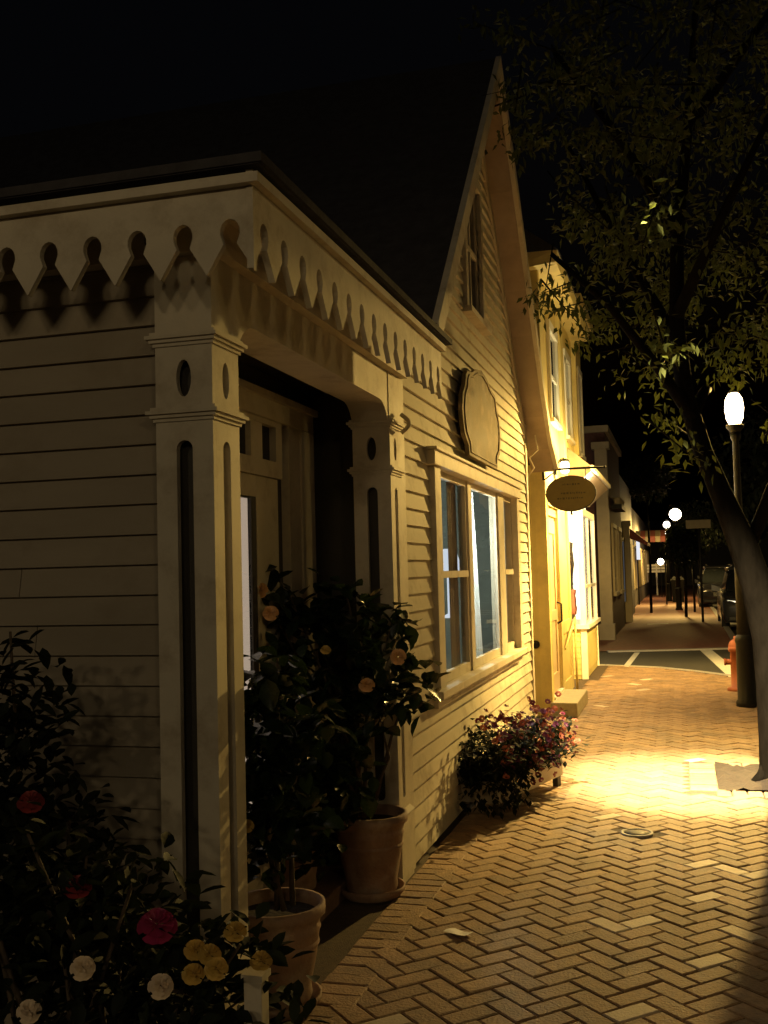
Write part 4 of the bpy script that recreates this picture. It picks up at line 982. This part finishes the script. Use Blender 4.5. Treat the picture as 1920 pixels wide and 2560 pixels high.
lobD = [(-1.50, 3.58, .62), (-1.47, 3.52, .80), (-1.42, 3.60, .95), (-1.49, 3.48, 1.10), (-1.38, 3.66, .72), (-1.56, 3.62, .92), (-1.43, 3.52, 1.22), (-1.36, 3.72, 1.02)]
shrub('pot_plant', 'dark glossy-leaved plant growing from the thick-rimmed pot at the front of the doorway', 'plant', (-1.475, 3.70, .36), [(-1.5, 3.5, 1.2), (-1.42, 3.55, 1.3), (-1.36, 3.72, 1.05), (-1.55, 3.6, .9)], 200, 160, ME_LEAVES, .12, M_BIGLEAF, (((-1.47, 3.36, .74), R_YEL, .4),), 61, lobD)
# short square post at the bed edge
t = thing('bed_post', 'short pale square wooden post among the foreground roses', 'post', (-.968, 2.25, 0))
part('post', MB().box(-.990, -.946, 2.228, 2.272, 0, .685), M_TRIM, t, bevel=.003)
part('cap', MB().box(-.994, -.942, 2.224, 2.276, .6855, .70), M_TRIM, t)

# ================================================================== SMALL THINGS ON THE GROUND
def paper(x, y, a, w_, h_, lbl, z=.006):
    mb = MB(); n = 4; vs = []
    g = random.Random(int(x * 1000))
    for i in range(n + 1):
        for j in range(n + 1):
            u = (i / n - .5) * w_; v = (j / n - .5) * h_
            vs.append((x + u * math.cos(a) - v * math.sin(a), y + u * math.sin(a) + v * math.cos(a), z + .004 * math.sin(3 * i / n + j) + g.uniform(0, .003) + .012 * (i / n) ** 3))
    mb.add(vs, [(i * (n + 1) + j, (i + 1) * (n + 1) + j, (i + 1) * (n + 1) + j + 1, i * (n + 1) + j + 1) for i in range(n) for j in range(n)], True)
    o = part('paper_scrap', mb, M_PAPER); tag(o, lbl, 'litter'); return o
paper(-1.005, 4.58, R(-38), .125, .07, 'crumpled white paper scrap on the bricks near the doorway')
paper(-.64, 29.3, R(5), .55, .12, 'white paper scrap on the dark pavement beyond the crossing', .012)

# hydrant
t = thing('fire_hydrant', 'orange fire hydrant half hidden behind the street lantern base', 'fire hydrant', (.63, 13.9, 0))
part('barrel', MB().lathe([(.095, 0), (.095, .04), (.07, .05), (.068, .48), (.085, .49), (.09, .52), (.09, .55)], .63, 13.9, 0, 18), M_HYDRANT, t)
part('bonnet', MB().lathe([(.085, .551), (.075, .60), (.05, .635), (.02, .645), (.02, .68), (.0, .685)], .63, 13.9, 0, 18, caps=False), M_HYDRANT, t)
for sx in (-1, 1): part('outlet', MB().tube([(.63, 13.9, .36), (.63 + sx * .12, 13.9, .36)], .038, 10).tube([(.63 + sx * .12, 13.9, .36), (.63 + sx * .145, 13.9, .36)], .046, 8), M_HYDRANT, t)
part('foot_flange', MB().lathe([(.12, .0), (.12, .03), (.1, .045)], .63, 13.9, .0, 16), M_HYDRANT, t)

# ================================================================== FAR STREET
B = thing('dark_brick_building', 'dark brick building beyond the side street with a cream corner pilaster', 'building', (-4.0, 27.0, 0))
part('facade', MB().box(-9, -1.5, 23.6, 29.0, 0, 4.6), M_REDBRICKWALL, B)
part('corner_pilaster', MB().box(-1.72, -1.46, 23.3, 23.598, .35, 4.2).box(-1.76, -1.42, 23.26, 23.597, 0, .349).box(-1.78, -1.40, 23.24, 23.597, 4.2, 4.35), M_CREAMWALL, B)
part('roof_parapet', MB().box(-9, -1.42, 23.5, 29.1, 4.601, 4.75), M_CREAMWALL, B)
for k in range(2):
    y = 24.6 + 2.2 * k
    f = part('window', MB().box(-1.499, -1.45, y - .08, y, 1.0, 2.5).box(-1.499, -1.45, y + 1.2, y + 1.28, 1.0, 2.5).box(-1.499, -1.44, y - .1, y + 1.3, 2.501, 2.6).box(-1.499, -1.42, y - .1, y + 1.3, .92, .999), M_CREAMWALL, B)
    part('pane', MB().box(-1.498, -1.48, y, y + 1.2, 1.0, 2.5), mat('dark_pane', (.012, .012, .014), .06), f)
part('planter_balcony', MB().box(-1.499, -1.25, 24.8, 26.6, 2.95, 3.05), M_IRON, B)
g = random.Random(9)
for k in range(6): part('flower_pot', MB().lathe([(.0, 0), (.07, 0), (.1, .16), (.0, .17)], -1.36, 24.95 + k * .3, 3.051, 10, caps=False), M_CREAMWALL, B)
C_ = thing('grey_shop', 'grey shopfront with a pale lit corner column farther down the street', 'building', (-4, 33, 0))
part('facade', MB().box(-9, -1.55, 29.3, 37.0, 0, 4.2), M_GREYWALL, C_)
part('corner_column', MB().box(-1.56, -1.36, 30.6, 30.85, 0, 2.75).box(-1.60, -1.32, 30.55, 30.9, 2.75, 2.9), M_CREAMWALL, C_)
f = part('shop_window', MB().box(-1.549, -1.50, 29.35, 29.43, .6, 2.3).box(-1.549, -1.5, 30.4, 30.48, .6, 2.3).box(-1.549, -1.49, 29.35, 30.48, 2.301, 2.4), M_GREYWALL, C_)
part('pane', MB().box(-1.548, -1.53, 29.43, 30.4, .6, 2.3), emit('dim_blue_window', (.55, .62, .75), .10), f)
part('awning', MB().hexa([(-1.55, 31.5, 2.5), (-.9, 31.5, 2.2), (-.9, 34, 2.2), (-1.55, 34, 2.5), (-1.55, 31.5, 2.85), (-.88, 31.5, 2.28), (-.88, 34, 2.28), (-1.55, 34, 2.85)]), M_REDCLOTH, C_)
D_ = thing('far_shop_row', 'row of dim shopfronts with small lit windows at the end of the street', 'building', (-5, 55, 0))
part('facade', MB().box(-9, -1.75, 38, 66, 0, 3.9), M_GREYWALL, D_)
for k in range(7):
    y = 40 + k * 3.4
    f = part('window', MB().box(-1.749, -1.69, y - .1, y, .7, 2.3).box(-1.749, -1.69, y + 1.5, y + 1.6, .7, 2.3).box(-1.749, -1.68, y - .1, y + 1.6, 2.301, 2.4), M_CREAMWALL, D_)
    part('pane', MB().box(-1.748, -1.72, y, y + 1.5, .7, 2.3), emit('warm_far_window', (1.0, .6, .35), .25) if k % 2 else mat('dark_pane', (.012, .012, .014), .06), f)
t = thing('banner_sign', 'narrow glowing white vertical sign on the far shop row', 'sign', (-1.6, 43, 2.2)); part('panel', MB().box(-1.66, -1.52, 42.95, 43.05, 1.85, 2.75), emit('white_sign_glow', (.9, .92, 1.0), .9), t); part('mount', MB().box(-1.70, -1.661, 42.97, 43.03, 2.2, 2.3), M_IRON, t)
t = thing('striped_awning', 'pale pink and cream striped awning lit from below at the street end', 'awning', (-.95, 44, 2.6))
for k in range(6): part('stripe', MB().hexa([(-1.72 + .2 * k, 43.6, 2.55), (-1.53 + .2 * k, 43.6, 2.55), (-1.53 + .2 * k, 44.4, 2.75), (-1.72 + .2 * k, 44.4, 2.75), (-1.72 + .2 * k, 43.6, 2.78), (-1.53 + .2 * k, 43.6, 2.78), (-1.53 + .2 * k, 44.4, 3.05), (-1.72 + .2 * k, 44.4, 3.05)]), [M_CREAMWALL, M_REDCLOTH][k % 2], t)
for k in (0, 1): part('support', MB().tube([(-1.68 + k * 1.1, 44.2, 0), (-1.68 + k * 1.1, 44.2, 2.6)], .03, 6), M_IRON, t)
# pale rail fence and building that close the view
t = thing('rail_fence', 'pale three-rail fence standing across the end of the pavement', 'fence', (-1.1, 58, 0))
for k in range(3): part('rail', MB().box(-1.9, -.55, 57.97, 58.0, 1.22 + k * .16, 1.34 + k * .16), M_WHITE, t)
for k in range(3): part('post', MB().box(-1.9 + k * .63, -1.82 + k * .63, 58.001, 58.08, 0, 1.72), M_WHITE, t)
t = thing('end_building', 'dark low building closing the far end of the street', 'building', (4, 85, 0))
part('wall', MB().box(-12, 16, 84, 90, 0, 3.4), M_GREYWALL, t); part('roof', MB().hexa([(-12.4, 83.6, 3.4), (16.4, 83.6, 3.4), (16.4, 90.4, 3.4), (-12.4, 90.4, 3.4), (-12, 86.9, 5.2), (16, 86.9, 5.2), (16, 87.1, 5.2), (-12, 87.1, 5.2)]), M_SHINGLE, t)
for (x, y, z, r, lbl) in ((-.93, 54.0, 1.78, .17, 'round glowing globe lamp low above the pale fence'), (-.62, 50.0, 3.1, .06, 'tiny distant bulb hanging in the dark foliage')):
    t = thing('globe_lamp', lbl, 'lamp', (x, y, z)); part('globe', MB().lathe([(.0, -1), (.6, -.8), (1.0, 0), (.6, .8), (.0, 1)], 0, 0, 0, 12, caps=False), E_FARLAMP, t, local=True)
    t.children[0].scale = (r, r, r); part('post', MB().tube([(x, y + .02, z + r), (x, y + .02, max(0, z - 3.2))], .012, 6), M_IRON, t)
# small dark street trees and bushes beyond the crossing
def far_tree(x, y, h, cz, rx, rz, lbl, seed, n=1500):
    g = random.Random(seed); t = thing('young_tree', lbl, 'tree', (x, y, 0), 0, 'young trees beyond the crossing')
    part('trunk', MB().tube([(x, y, 0), (x + .03, y, h * .4), (x, y, h)], [.05, .045, .02], 8), M_BARK, t)
    mb = MB()
    for i in range(n):
        d = Vector((g.gauss(0, 1), g.gauss(0, 1), g.gauss(0, 1))).normalized() * (g.random() ** .45)
        c = Vector((x + d.x * rx * (1 + .25 * math.sin(5 * d.z + seed)), y + d.y * rx, cz + d.z * rz)); v, f = leaf_small(g.uniform(.14, .24), g.uniform(.08, .13))
        M_ = Matrix.Translation(c) @ Matrix.Rotation(g.uniform(0, 6.3), 4, 'Z') @ Matrix.Rotation(g.uniform(-1.4, .6), 4, 'X'); mb.add([M_ @ Vector(a) for a in v], f)
    part('crown', mb, M_SHRUB, t, kind='stuff')
far_tree(.12, 33.5, 2.2, 2.25, .62, .75, 'young dark street tree just beyond the crossing, thin trunk on the pavement', 3)
far_tree(.75, 44, 3.0, 3.2, 1.3, 1.1, 'round dark tree behind the parked cars under the far lantern', 4)
far_tree(2.2, 25, 3.2, 3.6, 1.5, 1.5, 'dark tree over the parked car, right of the lantern', 5, 2200)
far_tree(-1.0, 36.5, 4.2, 4.6, .9, .8, 'dark tree hanging over the grey shopfront', 6)
# sign post
t = thing('sign_post', 'thin post with a dim blank rectangular sign board above the parked cars', 'sign', (.55, 30.3, 0))
part('post', MB().tube([(.55, 30.3, 0), (.55, 30.3, 2.85)], .035, 8), M_IRON, t); part('board', MB().box(.20, .87, 30.25, 30.28, 2.60, 2.84), M_CREAMWALL, t, bevel=.02)
t = thing('short_post', 'short thin dark post standing by the kerb beyond the crossing', 'post', (.42, 36.8, 0)); part('pole', MB().tube([(.42, 36.8, 0), (.42, 36.8, 1.5)], .04, 8), M_IRON, t); part('top', MB().lathe([(.05, 1.5), (.06, 1.54), (0, 1.6)], .42, 36.8, 0, 8, caps=False), M_IRON, t)
t = thing('litter_bin', 'dark square litter bin on the far pavement below the young tree', 'bin', (-.12, 47, 0))
part('body', MB().hexa([(-.36, 46.7, 0), (.10, 46.7, 0), (.10, 47.2, 0), (-.36, 47.2, 0), (-.40, 46.66, .95), (.14, 46.66, .95), (.14, 47.24, .95), (-.40, 47.24, .95)]), M_IRON, t); part('lid', MB().hexa([(-.43, 46.62, .951), (.17, 46.62, .951), (.17, 47.28, .951), (-.43, 47.28, .951), (-.3, 46.8, 1.1), (.05, 46.8, 1.1), (.05, 47.1, 1.1), (-.3, 47.1, 1.1)]), M_IRON, t)

# ------------------------------------------------------------------ parked cars facing the camera
def car(x, y, label, paint, L=4.6, Wd=1.82, Ht=1.62):
    t = thing('parked_car', label, 'car', (x, y, -.13), 0, 'cars parked along the kerb')
    hw = Wd / 2
    def loft(st):   # st: (y, half width, z0, z1)
        mb = MB(); vs = []; fs = []
        for (yy, h, z0, z1) in st:
            b = min(.09, (z1 - z0) * .3)
            ring = [(-h * .94, z0), (-h, z0 + b), (-h, z1 - b), (-h * .9, z1 - b * .25), (-h * .45, z1), (h * .45, z1), (h * .9, z1 - b * .25), (h, z1 - b), (h, z0 + b), (h * .94, z0)]
            vs += [(x + a, y + yy, -.13 + zz) for a, zz in ring]
        n = 10
        for k in range(len(st) - 1):
            for i in range(n): j = (i + 1) % n; fs.append((k * n + i, k * n + j, (k + 1) * n + j, (k + 1) * n + i))
        fs.append(tuple(range(n))[::-1]); fs.append(tuple((len(st) - 1) * n + i for i in range(n)))
        mb.add(vs, fs, True); return mb
    body = part('body', loft([(0, hw * .84, .34, .70), (.06, hw * .93, .26, .82), (.35, hw * .98, .24, .92), (1.25, hw, .24, 1.02), (1.5, hw, .24, 1.04), (3.6, hw, .24, 1.04), (4.3, hw * .97, .26, 1.0), (L, hw * .88, .36, .9)]), paint, t)
    part('cabin', loft([(1.15, hw * .86, 1.0, 1.06), (1.95, hw * .74, 1.0, Ht - .05), (2.4, hw * .73, 1.0, Ht), (3.7, hw * .73, 1.0, Ht - .02), (4.4, hw * .82, .98, 1.1)]), M_CARGLASS, t)
    part('roof', loft([(1.9, hw * .72, Ht - .06, Ht - .02), (2.4, hw * .74, Ht - .03, Ht + .03), (3.7, hw * .74, Ht - .05, Ht + .01), (3.85, hw * .72, Ht - .09, Ht - .04)]), paint, t)
    for sx in (-1, 1):
        part('roof_rail', MB().tube([(x + sx * hw * .62, y + 2.1, Ht - .13 + .05), (x + sx * hw * .62, y + 2.3, Ht - .13 + .09), (x + sx * hw * .62, y + 3.6, Ht - .13 + .08)], .016, 6), M_CHROME, t)
        part('headlight', MB().hexa([(x + sx * hw * .48, y - .005, .53), (x + sx * hw * .84, y + .05, .55), (x + sx * hw * .86, y + .10, .55), (x + sx * hw * .48, y + .05, .53), (x + sx * hw * .50, y + .01, .65), (x + sx * hw * .87, y + .08, .69), (x + sx * hw * .88, y + .13, .69), (x + sx * hw * .50, y + .06, .65)]), M_CHROME, t)
        part('wing_mirror', MB().hexa([(x + sx * hw * .98, y + 1.45, .88), (x + sx * (hw + .2), y + 1.47, .90), (x + sx * (hw + .2), y + 1.58, .90), (x + sx * hw * .98, y + 1.56, .88), (x + sx * hw * .98, y + 1.45, .98), (x + sx * (hw + .19), y + 1.47, 1.06), (x + sx * (hw + .19), y + 1.58, 1.06), (x + sx * hw * .98, y + 1.56, .98)]), paint, t)
        for yy in (.85, 3.6):
            wl = part('wheel', MB().tube([(x + sx * (hw - .19), y + yy, .19), (x + sx * (hw + .005), y + yy, .19)], .32, 20), M_TYRE, t)
            part('rim', MB().tube([(x + sx * (hw - .02), y + yy, .19), (x + sx * (hw + .012), y + yy, .19)], .2, 14), M_CHROME, wl)
    part('grille', MB().box(x - hw * .44, x + hw * .44, y - .02, y + .03, .40, .55), M_IRON, t)
    for k in range(3): part('grille_bar', MB().box(x - hw * .44, x + hw * .44, y - .032, y - .0205, .42 + k * .05, .435 + k * .05), M_CHROME, t)
    part('bumper', MB().box(x - hw * .86, x + hw * .86, y - .05, y + .06, .17, .30), paint, t, bevel=.03)
    part('number_plate', MB().box(x - .16, x + .16, y - .06, y - .0505, .20, .29), M_WHITE, t)
    part('bonnet_edge', MB().tube([(x - hw * .7, y + 1.2, .905), (x, y + 1.17, .925), (x + hw * .7, y + 1.2, .905)], .012, 6), M_IRON, t)
    return t
car(1.88, 27.3, 'dark grey car parked by the kerb, half hidden behind the lantern post', M_CARGREY)
car(1.55, 40.5, 'black car with a shiny bonnet parked farther along the kerb', M_CAR)
car(1.9, 52.0, 'car at the far end of the parked row', M_CARGREY)
